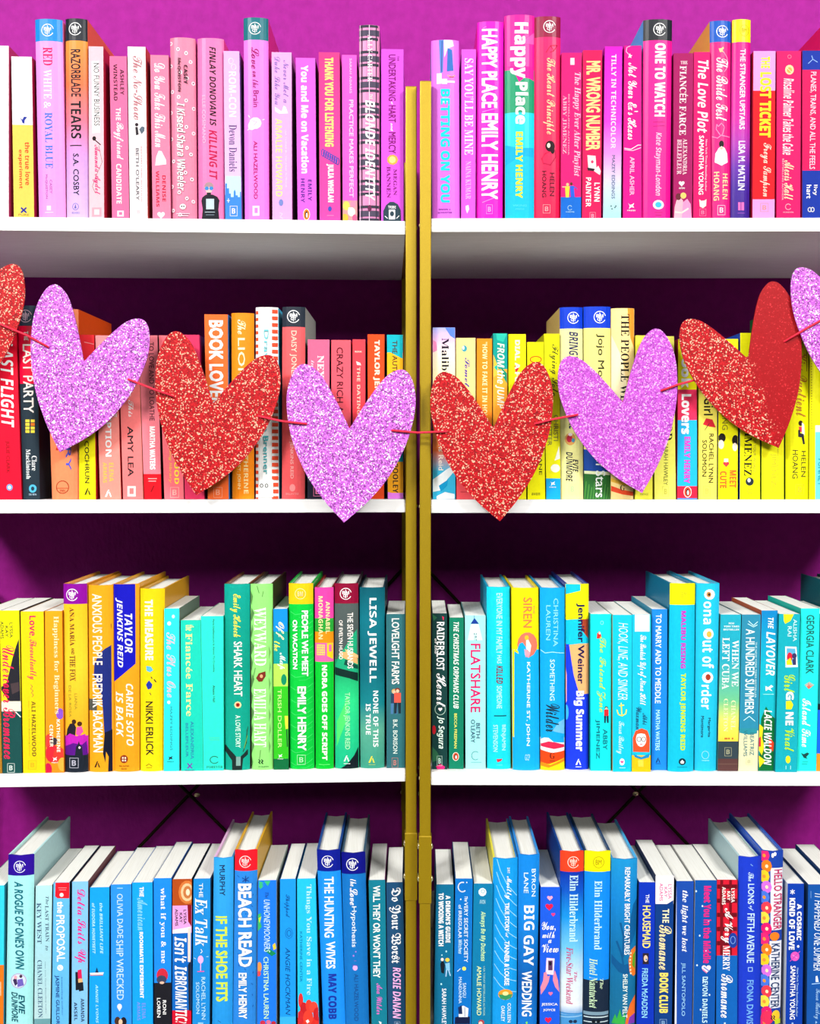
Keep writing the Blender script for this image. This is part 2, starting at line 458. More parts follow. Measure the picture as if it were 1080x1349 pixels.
def prof(b, a):
    if b['kind'] == 'P': return 0.0
    a = max(0, min(1, a)); i = 0
    def f(t): return b['bulge'] * (abs(2 * t - 1) ** 2.6)
    while i < len(BREAKS) - 2 and a > BREAKS[i + 1]: i += 1
    t = (a - BREAKS[i]) / (BREAKS[i + 1] - BREAKS[i])
    return f(BREAKS[i]) * (1 - t) + f(BREAKS[i + 1]) * t

def clip(poly, f):
    """keep the side where f >= 0"""
    out = []
    for i in range(len(poly)):
        p, q = poly[i - 1], poly[i]; a, c = f(p), f(q)
        if (a >= 0) != (c >= 0):
            t = a / (a - c); out.append((p[0] + (q[0] - p[0]) * t, p[1] + (q[1] - p[1]) * t))
        if c >= 0: out.append(q)
    return out

def print_mesh(b, tris_by_layer, base, step=0.000018):
    """flat print laid on the spine: list of (colour, [triangles]) -> verts, faces, corner colours"""
    V_, F_, C_ = [], [], []
    L0, L1 = b['L']; R0, R1 = b['R']; zt, zb = b['zt'] - 0.0002, b['zb'] + 0.0002
    def a_of(p):
        l = L0 + L1 * p[1]; r_ = R0 + R1 * p[1]; return (p[0] - l) / (r_ - l)
    hard = b['kind'] == 'H'
    for li, (col, tris) in enumerate(tris_by_layer):
        lift = base + li * step
        for t in tris:
            if min(p[1] for p in t) > zt or max(p[1] for p in t) < zb: continue
            if max(p[1] for p in t) > zt: t = clip(t, lambda p: zt - p[1])
            if len(t) > 2 and min(p[1] for p in t) < zb: t = clip(t, lambda p: p[1] - zb)
            if len(t) < 3: continue
            q = [(a_of(p), p[1]) for p in t]
            lo, hi = min(p[0] for p in q), max(p[0] for p in q)
            if hi < .012 or lo > .988: continue
            if lo < .012: q = clip(q, lambda p: p[0] - .012)
            if hi > .988: q = clip(q, lambda p: .988 - p[0])
            if len(q) < 3: continue
            parts = []
            if hard:
                lo, hi = min(p[0] for p in q), max(p[0] for p in q)
                for i in range(len(BREAKS) - 1):
                    s0, s1 = BREAKS[i], BREAKS[i + 1]
                    if s1 <= lo or s0 >= hi: continue
                    if lo >= s0 and hi <= s1: parts.append(q); break
                    w_ = clip(q, lambda p: p[0] - s0)
                    if len(w_) > 2: w_ = clip(w_, lambda p: s1 - p[0])
                    if len(w_) > 2: parts.append(w_)
            else: parts.append(q)
            for w_ in parts:
                k0 = len(V_)
                for a, z in w_:
                    l = L0 + L1 * z; r_ = R0 + R1 * z
                    V_.append((l + a * (r_ - l) - b['u'], prof(b, a) - lift, z - b['zb']))
                F_.append(tuple(range(k0, k0 + len(w_)))); C_ += [col] * len(w_)
    return V_, F_, C_

def order_faces(V_, F_):
    """make every print face look towards -w (the viewer's side)"""
    out = []
    for f in F_:
        s = 0
        for i in range(len(f)):
            p, q = V_[f[i - 1]], V_[f[i]]; s += p[0] * q[2] - q[0] * p[2]
        out.append(f if s > 0 else f[::-1])
    return out

def build_book(b, shapes, group):
    CROP[3] = b['row']
    U = b['U']; zb, zt = b['zb'], b['zt']; w0 = b['w']
    L0, L1 = b['L']; R0, R1 = b['R']
    b['u'] = (L0 + L1 * zb + R0 + R1 * zb) / 2
    width = (R0 + R1 * zb) - (L0 + L1 * zb)
    b['bulge'] = min(0.0042, width * .16)
    root = empty('book', U.P(b['u'], w0, zb), U.yaw, b['label'], 'book', group)
    hard = b['kind'] == 'H'; D = b['deep']; bd = b['bulge'] if hard else 0.0
    th = 0.0024 if hard else 0.0005
    sq = 0.0034 if hard else 0.0
    # plan outline of the cover: U shape, (a, du, w)
    fr = BREAKS if hard else [0.0, 1.0]
    outer = [(0, 0, D)] + [(a, 0, prof(b, a)) for a in fr] + [(1, 0, D)]
    inner = [(1, -th, D)] + ([(1, -th, bd + 0.0015)] if hard else [(1, -th, th)]) + ([(0.5, 0, 0.0012)] if hard else []) + ([(0, th, bd + 0.0015)] if hard else [(0, th, th)]) + [(0, th, D)]
    ring = outer + inner; n = len(ring)
    rows = sorted(b['rows'], key=lambda r_: -r_[0])
    rows = b['rows']
    V_, F_, C_ = [], [], []
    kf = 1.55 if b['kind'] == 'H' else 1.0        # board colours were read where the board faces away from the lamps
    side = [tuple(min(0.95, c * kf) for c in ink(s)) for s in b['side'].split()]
    sl, sr = side[0], side[-1]
    white = srgb('f4f2ea') if not hard else None
    def pt(a, du, w_, z):
        l = L0 + L1 * z; r_ = R0 + R1 * z
        return (l + a * (r_ - l) + du - b['u'] + U.lean_book * w_, w_, z - zb)
    for z, c in rows:
        for a, du, w_ in ring: V_.append(pt(a, du, w_, z))
    for i in range(len(rows) - 1):
        if abs(rows[i][0] - rows[i + 1][0]) < 1e-6: continue
        for k in range(n):
            k2 = (k + 1) % n
            F_.append((i * n + k, i * n + k2, (i + 1) * n + k2, (i + 1) * n + k))
            if 1 <= k < len(outer) - 2:
                C_ += [rows[i][1], rows[i][1], rows[i + 1][1], rows[i + 1][1]]
            elif k == 0: C_ += [sl] * 4
            elif k == len(outer) - 2: C_ += [sr] * 4
            else: C_ += [white or sl] * 4
    # caps of the U: quads between outer and inner outline
    last = (len(rows) - 1) * n
    m_o, m_i = len(outer), len(inner)
    def cap(off, flip):
        # left board, spine fan, right board
        fs = []
        li1, li0 = m_o + m_i - 1, m_o + m_i - 2          # inner left rear, inner left front
        ri0, ri1 = m_o, m_o + 1                          # inner right rear, inner right front
        fs.append((0, 1, li0, li1)); fs.append((m_o - 2, m_o - 1, ri0, ri1))
        if hard:
            mid = m_o + 2; h = len(BREAKS) // 2 + 1      # index of the middle outer point
            fs.append(tuple(list(range(1, h + 1)) + [mid, li0]))
            fs.append(tuple(list(range(h, m_o - 1)) + [ri1, mid]))
        else:
            fs.append((1, 2, ri1, li0))
        for k, f in enumerate(fs):
            f = tuple(off + j for j in f)
            F_.append(f[::-1] if flip else f)
            c = sl if k == 0 else sr if k == 1 else (rows[0][1] if off == 0 else rows[-1][1])
            C_.extend([c] * len(f))
    cap(0, True); cap(last, False)
    cov = mesh_obj('jacket' if hard else 'cover', V_, F_, M_HARD if hard else M_SOFT, root, C_)
    # page block
    g = 0.0002
    zz = [(zb + sq + (0.0003 if not hard else 0)), zt - sq - (0.0004 if not hard else 0)]
    if hard: pr_ = [(0, th + g, D - sq), (0, th + g, bd + .0018), (.5, 0, .0022), (1, -th - g, bd + .0018), (1, -th - g, D - sq), (.5, 0, D - sq - .004)]
    else: pr_ = [(0, th + g, D - .0008), (0, th + g, th + g), (1, -th - g, th + g), (1, -th - g, D - .0008)]
    V2 = [pt(a, du, w_, z) for z in zz[::-1] for a, du, w_ in pr_]; m = len(pr_)
    F2 = [tuple(range(m))[::-1], tuple(range(m, 2 * m))] + [(k, (k + 1) % m, m + (k + 1) % m, m + k) for k in range(m)]
    mesh_obj('page_block', V2, F2, M_PAGE, root)
    # printed artwork and lettering
    if b['art']:
        layers = []
        for col, polys in b['art']:
            tris = []
            for p in polys:
                for t in tessellate_polygon([[Vector((x, y, 0)) for x, y in p]]):
                    tris.append([p[t[0]], p[t[1]], p[t[2]]])
            layers.append((col, tris))
        v_, f_, c_ = print_mesh(b, layers, 0.00008)
        if f_: mesh_obj('spine_print', v_, order_faces(v_, f_), M_INK, root, c_)['kind'] = 'stuff'     # small printed shapes
    if b['txt']:
        layers = []
        for kind, s, st, col, a, c in b['txt']:
            vs, fs = shapes[(s, st)]
            if kind == 'T': m_ = lambda x, y: (a[0] + (c[0] - a[0]) * y, a[1] + (c[1] - a[1]) * x)
            else: m_ = lambda x, y: (a[0] + (c[0] - a[0]) * x, c[1] + (a[1] - c[1]) * y)
            vv = [m_(*p) for p in vs]
            for f4 in fs: layers.append((col, [[vv[i] for i in f] for f in f4]))
        v_, f_, c_ = print_mesh(b, layers, 0.00008 + 0.000018 * (len(b['art']) + 1), 0.000005)
        if f_: mesh_obj('spine_lettering', v_, order_faces(v_, f_), M_INK, root, c_)
    return root

ORD = 'first second third fourth fifth sixth seventh eighth ninth tenth eleventh twelfth'.split()
def build_all():
    shapes = text_shapes()
    names = ['top shelf', 'second shelf', 'third shelf', 'lowest shelf']
    for row in range(4):
        for U, sd in ((UL, 'left'), (UR, 'right')):
            bs = [b for b in BOOKS if b['row'] == row and b['U'] is U]
            bs.sort(key=lambda b: b['L'][0] + b['L'][1] * b['zb'])
            for a, c in zip(bs, bs[1:]):
                zh = min(a['zt'], c['zt'])
                d = [(c['L'][0] + c['L'][1] * z) - (a['R'][0] + a['R'][1] * z) - 0.00035 for z in (a['zb'], zh)]
                d = [min(0, x) / 2 for x in d]
                s = (d[1] - d[0]) / (zh - a['zb']); o = d[0] - s * a['zb']
                a['R'][0] += o; a['R'][1] += s; c['L'][0] -= o; c['L'][1] -= s
            n = len(bs)
            for i, b in enumerate(bs):
                fromedge = i if sd == 'left' else n - 1 - i
                frompost = n - 1 - i if sd == 'left' else i
                if frompost <= fromedge:
                    pos = ('beside gold posts' if frompost == 0 else ORD[frompost] + ' from gold posts') + f', {sd} {names[row]}'
                else:
                    pos = (f'at {sd} edge' if fromedge == 0 else f'{ORD[fromedge]} from {sd} edge') + f', {names[row]}'
                b['label'] = b['label'] + ', ' + pos
                build_book(b, shapes, f'books on the {sd} {names[row]}')

# ================================================================== ROW 1, left bookcase
P_, H_ = 'P', 'H'
WH = 'ffffff'
crop(0, 0, 4.353, 0, UL)
bk(P_, (-62, 50, 262, -55, 50, 1250), 'fdeaf6', 'fdeaf6 d83a78', 'pale pink paperback with rosy side', LN('f6d8ee', 3, -10, 300, -10, 1240))
bk(P_, (65, 182, 325, 80, 196, 1252), 'fffdff 716 f9d35c', 'f9d35c c01848', 'white over yellow paperback with tiny blue bird',
   Pg('1b2f9a', 108, 672, 128, 686, 138, 668, 156, 672, 142, 690, 140, 710, 128, 704, 124, 690), T('the true love', 815, 1062, 142, 174, 'e8441c', 'b'), T('experiment', 858, 1082, 102, 132, 'e8441c', 'b'),
   LN('1b2f9a', 9, 122, 1192, 150, 1218), LN('1b2f9a', 9, 150, 1192, 122, 1218), HZ('PURE', 106, 168, 1226, 1238, '9a7a30'))
bk(H_, (195, 352, 108, 218, 372, 1252), '1a90e4 235 f79df0', 'f080d0', 'pink jacket with bright blue top band', CLUB(272, 172, 34, WH),
   T('RED', 270, 376, 246, 300, 'e0105a', 'f'), T('WHITE', 398, 568, 248, 296, 'fff0ff', 'f'), T('&', 582, 622, 250, 292, 'fff0ff', 'f'), T('ROYAL BLUE', 645, 966, 256, 304, '2a78e0', 'f'),
   T('CASEY', 1030, 1110, 284, 300, 'c060b8', 'n'), T('McQUISTON', 1000, 1140, 258, 275, 'c060b8', 'n'), R(268, 1180, 292, 1206, 'fff0ff'), LN('fff0ff', 3, 258, 1218, 305, 1218))
bk(H_, (370, 496, 105, 378, 508, 1258), '22262f 232 ff9c3c ~480 ff7a48 ~700 f27a98 ~900 dca0f0 ~1258 e0c0ff', 'e0601c', 'orange to lilac jacket with black top band', CLUB(430, 165, 35, WH),
   T('RAZORBLADE', 282, 555, 404, 464, '1c1c24', 'n'), T('TEARS', 578, 795, 404, 466, '14141c', 'b'), LN('1c1c24', 6, 402, 834, 466, 834), T('S.A. COSBY', 880, 1120, 418, 454, '1c1c24', 'n'),
   RG(433, 1185, 17, 19, 3, '6a6ac0'), Pg('6a6ac0', 433, 1170, 439, 1195, 425, 1195), HZ('BOOKS', 412, 456, 1214, 1226, '8a80c0'))
bk(P_, (508, 592, 266, 512, 597, 1255), 'fbc9d4', 'e02848', 'pale pink paperback with white title panel and microphone', Pg('fff6f6', 526, 352, 566, 348, 574, 760, 530, 764),
   T('NO FUNNY BUSINESS', 362, 722, 536, 572, '1e3038', 't'), O(540, 794, 11, 13, '201018'), LN('201018', 6, 546, 804, 576, 830), T('Amanda Aydel', 830, 1115, 528, 578, 'e8107a', 'c'), LN('401020', 2, 566, 836, 586, 930, 550, 1010, 530, 1070, 546, 1106),
   R(528, 1190, 582, 1242, 'f4a8b8'), R(540, 1200, 570, 1232, 'fbd8de'))
bk(P_, (628, 726, 322, 643, 741, 1262), 'f272a4', 'e85898', 'mid pink paperback with dark author name', T('ASHLEY', 398, 545, 688, 712, '44102c', 'b'), T('WINSTEAD', 368, 578, 650, 674, '44102c', 'b'),
   T('THE', 618, 690, 664, 692, WH, 'b'), T('Boyfriend', 702, 916, 650, 710, WH, 'c'), T('CANDIDATE', 940, 1168, 666, 698, WH, 'b'), R(672, 1208, 710, 1242, 'ffe0f0'), R(682, 1216, 700, 1232, 'f272a4'))
crop(180, 0, 4.353, 0, UL)
bk(P_, (-52, 50, 268, -38, 63, 1260), 'fff4f6', 'e8504a', 'white paperback with thin mauve script', T('The No-Show', 320, 690, -22, 34, 'c07a84', 'c'),
   O(0, 715, 10, 10, '302028'), Pg('302a30', -8, 728, 6, 728, 12, 772, -4, 776), Pg('5a6a78', 14, 742, 30, 724, 46, 730, 44, 752, 28, 770), T("BETH O'LEARY", 850, 1150, -6, 16, '5a5560', 'n'), T('BESTSELLING AUTHOR', 838, 1160, 24, 32, 'd07080', 'n'), BOX(10, 1215, 16, 20, 'e8c8d0'))
bk(P_, (78, 182, 316, 92, 196, 1265), 'f586a8', 'e05080', 'rose paperback with white script and veil', T('Do You Take This Man', 362, 845, 100, 166, 'fff6fa', 'c'),
   Pg('fff6fa', 126, 864, 142, 866, 168, 916, 170, 942, 106, 950, 112, 900), O(128, 930, 20, 14, 'fff6fa'), T('DENISE', 1006, 1156, 146, 168, 'd0103c', 'b'), T('WILLIAMS', 980, 1186, 110, 131, 'd0103c', 'b'), HT(140, 1232, 22, 'fff0f4'))
random.seed(3)
fl = []
for k in range(30):
    fx, fy = 200 + (k % 4) * 40 + random.uniform(-12, 12), 245 + k * 34 + random.uniform(-10, 10)
    fl += [O(fx, fy, 11, 12, 'ffe4ee', 7), O(fx, fy, 4, 5, '8a4060' if k % 3 else 'f07090', 6)]
bk(H_, (188, 332, 215, 200, 342, 1268), 'f288a8', 'e070a0', 'pink jacket scattered with small white flowers', fl, T('CASEY', 373, 482, 270, 292, '44182e', 'b'), T('McQUISTON', 333, 525, 232, 254, '44182e', 'b'),
   T('I Kissed Shara Wheeler', 590, 1095, 230, 282, 'ffffff', 'k'), O(265, 1186, 18, 16, WH), O(259, 1184, 4, 5, '301020'), O(271, 1184, 4, 5, '301020'), LN('ffe0ec', 4, 228, 1226, 304, 1226), LN('ffe0ec', 4, 236, 1238, 296, 1238))
bk(H_, (345, 497, 218, 352, 500, 1270), 'ff7cba', 'e84490', 'hot pink jacket with black perfume bottle', T('FINLAY DONOVAN IS', 268, 722, 416, 456, '1c1420', 'k'), T('KILLING IT', 745, 1030, 414, 462, 'cc1452', 'k'), T('ELLE COSIMANO', 545, 820, 374, 396, 'ffb8e0', 'n'),
   O(414, 1072, 28, 28, 'b09098'), Pg('f0c8c0', 388, 1072, 440, 1072, 428, 1104, 400, 1104), O(402, 1080, 12, 11, '3a90d8'), O(428, 1080, 12, 11, '3a90d8'), R(402, 1104, 426, 1122, '20202a'),
   Pg('1a1c26', 376, 1130, 396, 1116, 436, 1116, 462, 1128, 474, 1148, 468, 1200, 474, 1262, 372, 1262, 378, 1200, 370, 1150), R(398, 1140, 444, 1200, 'c8dce4'), LN('c8dce4', 3, 392, 1216, 448, 1216), LN('8090a0', 3, 398, 1232, 444, 1232))
bk(P_, (498, 588, 293, 508, 602, 1270), 'fcb4f6 ~980 f8c4fa 1120 3f8ce8', '9a68d0', 'pale pink paperback with blue city skyline', RG(540, 350, 13, 16, 5, 'fff2ff'), RG(556, 384, 13, 16, 5, 'fff2ff'), T('ROM-CON', 410, 672, 528, 572, 'fff4ff', 'b'), T('Devon Daniels', 715, 985, 528, 576, '6a5888', 'f'),
   Pg('c8f4fc', 510, 1010, 598, 1010, 600, 1130, 510, 1130), Pg('3f8ce8', 508, 1272, 508, 1052, 518, 1052, 518, 1080, 530, 1080, 530, 1110, 540, 1110, 540, 1150, 556, 1150, 556, 1100, 562, 1086, 568, 1100, 568, 1120, 580, 1120, 580, 1140, 592, 1140, 592, 1100, 602, 1100, 602, 1272),
   BOX(556, 1210, 20, 28, 'f4ecff'), LN(WH, 3, 518, 1150, 534, 1150), LN(WH, 3, 526, 1138, 526, 1162))
bk(H_, (610, 752, 100, 618, 757, 1272), '137480 228 fb82f0', 'cc2470', 'orchid pink jacket with teal top band', CLUB(678, 162, 34, WH), T('Love', 270, 395, 656, 702, 'a8206e', 'c'), T('on the', 408, 505, 664, 698, 'a8206e', 'c'), T('Brain', 518, 615, 668, 700, 'a8206e', 's'),
   O(680, 706, 36, 34, 'fff0fc', 10), O(660, 720, 22, 26, 'fff0fc'), LN('f0a0e4', 3, 660, 690, 690, 700, 670, 720), LN(WH, 4, 640, 660, 648, 672), LN(WH, 4, 722, 686, 732, 682), LN(WH, 4, 636, 744, 646, 736), T('ALI HAZELWOOD', 808, 1142, 670, 694, 'c21a6c', 'n'), R(664, 1180, 704, 1238, 'fbe0fb'), R(676, 1192, 694, 1222, 'fb82f0'))
crop(355, 0, 4.353, 0, UL)
bk(P_, (12, 126, 300, 17, 129, 1275), 'fab0f0', 'd078c8 c860b8', 'pale orchid paperback with white shoe and yellow lettering', T('Never Met a', 345, 592, 78, 112, '8a70c0', 'c'), T('Duke Like You', 325, 602, 28, 62, '8a70c0', 'c'),
   Pg('fffaff', 30, 612, 44, 622, 70, 640, 80, 606, 92, 612, 106, 650, 56, 652, 34, 640), T('AMALIE HOWARD', 680, 1128, 34, 74, 'ffe69c', 'b'), T('USA TODAY BESTSELLING AUTHOR', 740, 1075, 90, 98, 'fff0fc', 'n'), O(66, 1162, 13, 20, '7a8ad0'), LN('e8d0f8', 5, 58, 1220, 74, 1226, 60, 1244, 76, 1252))
bk(P_, (150, 262, 332, 162, 270, 1275), 'ef66ea', '2a1838', 'orchid paperback with fat white lettering', T('You and Me on Vacation', 375, 995, 180, 226, WH, 'x'), T('EMILY', 1030, 1152, 220, 242, '5a2898', 'b'), T('HENRY', 1024, 1162, 180, 202, '5a2898', 'b'), BIRD(212, 1230, 20, 34))
bk(P_, (282, 402, 300, 288, 406, 1275), 'f0408c ~1275 ef4cae', 'd01860', 'deep pink paperback with purple telephone cord', T('THANK YOU FOR LISTENING', 330, 842, 316, 368, 'ffe884', 'x'),
   [RG(306 + k * 12, 876 + k * 7, 9, 20, 5, '4a50c0', n=10) for k in range(8)], T('JULIA WHELAN', 940, 1160, 326, 368, WH, 'x'), O(346, 1198, 11, 15, '4050c0'), LN('f898cc', 3, 330, 1236, 368, 1236))
bk(P_, (415, 500, 315, 420, 503, 1275), 'f060d0 1150 f7a0a0', 'c83898', 'candy pink paperback with yellow flowers at the foot', T('SARAH ADAMS', 335, 535, 458, 472, 'ffc0ec', 'b'), T('PRACTICE MAKES PERFECT', 572, 1132, 456, 482, 'ffd0f2', 'B'),
   O(440, 1180, 20, 26, 'ffe060'), O(480, 1170, 16, 20, 'ff90b0'), O(470, 1215, 22, 26, 'fff0e0'), O(432, 1250, 20, 24, 'f8c040'), O(488, 1250, 14, 20, 'f06090'), R(452, 1190, 478, 1216, 'f8f0f8'))
pl = [R(505, 142 + k * 74, 640, 142 + k * 74 + 16, '3a3848') for k in range(16)] + [R(505, 172 + k * 148, 640, 172 + k * 148 + 34, '524a60') for k in range(8)] + [LN('3a3848', 5, 530, 142, 530, 1275), LN('3a3848', 5, 612, 142, 612, 1275), LN('f8d0ec', 4, 520, 142, 520, 1275), LN('fbe0f4', 4, 572, 142, 572, 1275)]
bk(H_, (513, 630, 142, 513, 630, 1272), 'ee90c4', '3a1830', 'pink and black plaid jacket', pl, T('ALLY CARTER', 200, 470, 562, 590, 'fff4fc', 'f'), T('THE', 540, 570, 575, 590, WH, 'k'), T('BLONDE IDENTITY', 575, 1150, 548, 606, WH, 'k'), T('BLONDE IDENTITY', 575, 1150, 550, 604, WH, 'k'), O(574, 1195, 11, 20, '6a2850'))
bk(P_, (641, 768, 282, 640, 768, 1275), 'e65af0', 'c030b0', 'tall violet pink paperback with charcoal arch at the foot', T('THE', 322, 350, 732, 742, '8a0a70', 'b'), T('UNDERTAKING', 312, 580, 682, 724, '8a0a70', 'n'), T('of', 584, 600, 696, 708, WH, 'k'), T('HART', 604, 702, 682, 724, '8a0a70', 'n'), T('and', 706, 752, 694, 708, WH, 'k'), T('MERCY', 758, 880, 682, 724, '8a0a70', 'n'),
   O(705, 916, 32, 30, 'f8b050', 9), O(704, 916, 20, 20, 'ffe890', 8), T('MEGAN', 970, 1120, 710, 730, '8a0a70', 'f'), T('BANNEN', 955, 1136, 672, 694, '8a0a70', 'f'),
   Pg('2c4450', 652, 1275, 652, 1210, 668, 1176, 690, 1158, 712, 1158, 736, 1172, 752, 1205, 754, 1275), HZ('TRIBE', 680, 724, 1180, 1196, WH, 'b'), R(684, 1202, 720, 1258, WH), O(702, 1226, 12, 15, '2c4450'), LN(WH, 4, 662, 1240, 676, 1252), LN(WH, 4, 742, 1238, 728, 1252))
# ---- row 1, right bookcase
crop(555, 0, 4.353, 0, UR)
bk(H_, (56, 215, 228, 63, 222, 1252), 'f072f8', '1898a8', 'violet pink jacket with printed jeans and cyan title', Pg('5a88d8', 100, 228, 128, 228, 124, 415, 108, 420), LN('203070', 3, 118, 235, 116, 410), Pg('f8f4ff', 128, 228, 178, 228, 186, 262, 150, 280, 132, 330), Pg('3a74c8', 150, 275, 176, 285, 184, 405, 146, 410),
   R(88, 420, 116, 480, WH), LN('f8a8a0', 7, 150, 432, 176, 442, 192, 430), LN('c04040', 4, 160, 442, 186, 440), R(140, 462, 192, 474, 'fff0ff'), R(118, 452, 148, 482, 'fff0ff'),
   T('BETTING', 510, 842, 110, 164, '16dce4', 'x'), Pg('f8e0ff', 118, 560, 156, 560, 150, 585, 120, 590), T('ON YOU', 865, 1162, 110, 164, '16dce4', 'x'), HZ('SIMON &', 100, 168, 1196, 1206, '7a1890', 'b'), HZ('SCHUSTER', 94, 176, 1214, 1224, '7a1890', 'b'))
bk(P_, (230, 313, 283, 228, 310, 1253), 'f25ee6', 'd040b8', 'orchid pink paperback with slim white serif title', T("SAY YOU'LL BE MINE", 335, 888, 248, 298, 'fff0fc', 'f'), T('NAINA KUMAR', 925, 1142, 254, 284, 'ffb8f0', 'f'), Pg('fff0fc', 254, 1180, 270, 1176, 274, 1200, 262, 1224, 254, 1200))
bk(H_, (322, 472, 122, 316, 466, 1252), 'fb12ca', 'ea1090', 'magenta jacket with warped white capitals', T('HAPPY PLACE', 165, 618, 346, 436, WH, 'X'), T('EMILY HENRY', 650, 1142, 346, 438, WH, 'X'), LN('ff90e8', 4, 350, 640, 436, 620), LN('ff90e8', 4, 350, 1160, 430, 1130), LN('ff90e8', 3, 352, 160, 372, 152), BOX(390, 1200, 17, 26, 'fba0ea'))
bk(H_, (478, 650, 85, 482, 648, 1256), 'fb1a9e 400 10a070 645 16dcf2', 'e81890', 'jacket of pink, green and cyan waves',
   Pg('fb1a9e', 478, 380, 650, 380, 650, 462, 620, 448, 590, 445, 560, 470, 540, 430, 515, 395, 495, 384, 478, 390), Pg('ff60b8', 560, 250, 610, 215, 650, 180, 650, 250), Pg('10b8ea', 482, 830, 560, 850, 648, 845, 648, 1256, 482, 1256), Pg('18c8ee', 482, 950, 560, 900, 600, 895, 648, 900, 648, 1256, 482, 1256),
   T('Happy', 128, 448, 510, 612, WH, 'x'), T('Place', 470, 712, 540, 612, WH, 'x'), T('EMILY HENRY', 755, 1136, 542, 580, 'ecf23c', 'x'), HZ('VIKING', 524, 604, 1172, 1184, '50e0f4', 'n'), HZ('PRESS', 540, 590, 1194, 1204, '50e0f4', 'n'))
bk(H_, (650, 800, 93, 648, 797, 1256), '9a1442 212 fb2070 ~700 fb1c58 ~1256 f01450', 'e01450', 'crimson pink jacket with dark red top band', CLUB(735, 152, 34, WH), LN('c01040', 4, 715, 300, 740, 262, 760, 290, 738, 300), LN('c01040', 4, 740, 262, 780, 258, 760, 290),
   T('The Heart Principle', 332, 770, 700, 766, 'ffd8a8', 'c'), LN('e8104c', 6, 700, 940, 690, 910, 710, 880, 735, 870), LN('c01048', 6, 768, 860, 770, 900, 740, 946, 700, 936), O(738, 838, 28, 32, '281018'), O(730, 834, 10, 14, 'ffe0d0'), O(752, 862, 12, 20, '281018'),
   T('HELEN', 990, 1124, 736, 762, '5a0a28', 'n'), T('HOANG', 980, 1132, 692, 716, '5a0a28', 'n'), BOX(718, 1198, 20, 24, 'ffa0a8'))
crop(730, 0, 4.353, 0, UR)
bk(P_, (42, 158, 303, 36, 153, 1258), 'f01a78 1130 0f6cd4', 'd01060', 'raspberry paperback with blue foot and dancing pair', R(92, 332, 116, 372, 'ffd8ec'), T('The Happy Ever After Playlist', 415, 1012, 108, 148, 'ffc0dc', 'i'), T('ABBY JIMENEZ', 548, 882, 48, 70, 'ffb0c8', 'f'), T('BESTSELLING AUTHOR', 540, 890, 80, 86, 'ffa0c0', 'n'),
   O(76, 1058, 8, 9, 'f0c090'), Pg('f8e040', 62, 1068, 88, 1068, 84, 1132, 66, 1132), O(98, 1054, 8, 9, '603020'), Pg('2a60e0', 90, 1066, 112, 1066, 118, 1132, 94, 1132), LN('f8d0a0', 5, 46, 1072, 64, 1072), LN('2a60e0', 5, 110, 1070, 130, 1082),
   RG(90, 1192, 12, 13, 4, 'a8d8f8', 0.6, 5.6), HZ('FOREVER', 66, 116, 1212, 1219, 'a8d8f8', 'n'))
bk(P_, (165, 275, 288, 160, 268, 1258), 'f2165c', 'ff5a90', 'red pink paperback with hand holding a white phone', T('MR. WRONG NUMBER', 350, 862, 184, 262, 'ffe694', 'X'), Pg('fff6f6', 190, 890, 236, 894, 242, 970, 196, 974), O(218, 928, 8, 9, 'e04070'), Pg('2a1a28', 188, 960, 232, 968, 228, 982, 192, 978), Pg('fff0ec', 226, 980, 252, 950, 266, 980, 262, 1004),
   T('LYNN', 1048, 1156, 230, 260, WH, 'b'), T('PAINTER', 1018, 1186, 182, 210, WH, 'b'), BOX(220, 1238, 16, 20, 'ffa0b8'))
bk(P_, (290, 390, 266, 280, 382, 1258), 'e414cc ~700 e040d8 ~880 f090e4 ~1040 d8d8f4 ~1258 a8f4ec', 'c818a8', 'paperback fading from magenta to mint', T('TILLY IN TECHNICOLOR', 312, 852, 328, 352, 'ffdcfa', 'b'), T('MAZEY EDDINGS', 890, 1140, 330, 347, '5a6a90', 'n'), [O(326 + (k % 2) * 22 + (k // 2) * 5, 1182 + (k % 3) * 8, 4, 4, '304050') for k in range(4)])
bk(P_, (402, 500, 262, 394, 500, 1258), 'f20c90', 'c01070', 'vivid pink paperback with looping white script', LN('ffc0e4', 4, 448, 258, 416, 272, 412, 296, 434, 318), Pg(WH, 434, 306, 438, 316, 448, 318, 440, 324, 442, 334, 434, 328, 424, 332, 428, 320), T("Not Your Ex's Hexes", 360, 802, 424, 478, WH, 'c'),
   LN('fff0f8', 4, 402, 850, 440, 856, 480, 832, 500, 832), LN('fff0f8', 3, 402, 858, 450, 864, 500, 846), T('APRIL ASHER', 900, 1120, 434, 458, 'ffbce2', 'n'), CAT(442, 1182, 18, WH))
bk(H_, (514, 680, 110, 505, 668, 1262), '1e222b 230 f60e94', '18a0d8 d80c80', 'fuchsia jacket with black top band and bright blue side', CLUB(605, 168, 35, WH), T('ONE TO WATCH', 248, 668, 578, 636, WH, 'x'), LN('b01078', 3, 568, 700, 634, 700), LN('b01078', 3, 568, 724, 634, 720), T('Kate Stayman-London', 760, 1122, 574, 614, 'ffc4e6', 'k'),
   O(597, 1174, 32, 27, 'd8f4fc'), O(597, 1174, 18, 16, '40c0e0'), LN('b01070', 3, 575, 1218, 620, 1218), LN('b01070', 3, 580, 1234, 615, 1234))
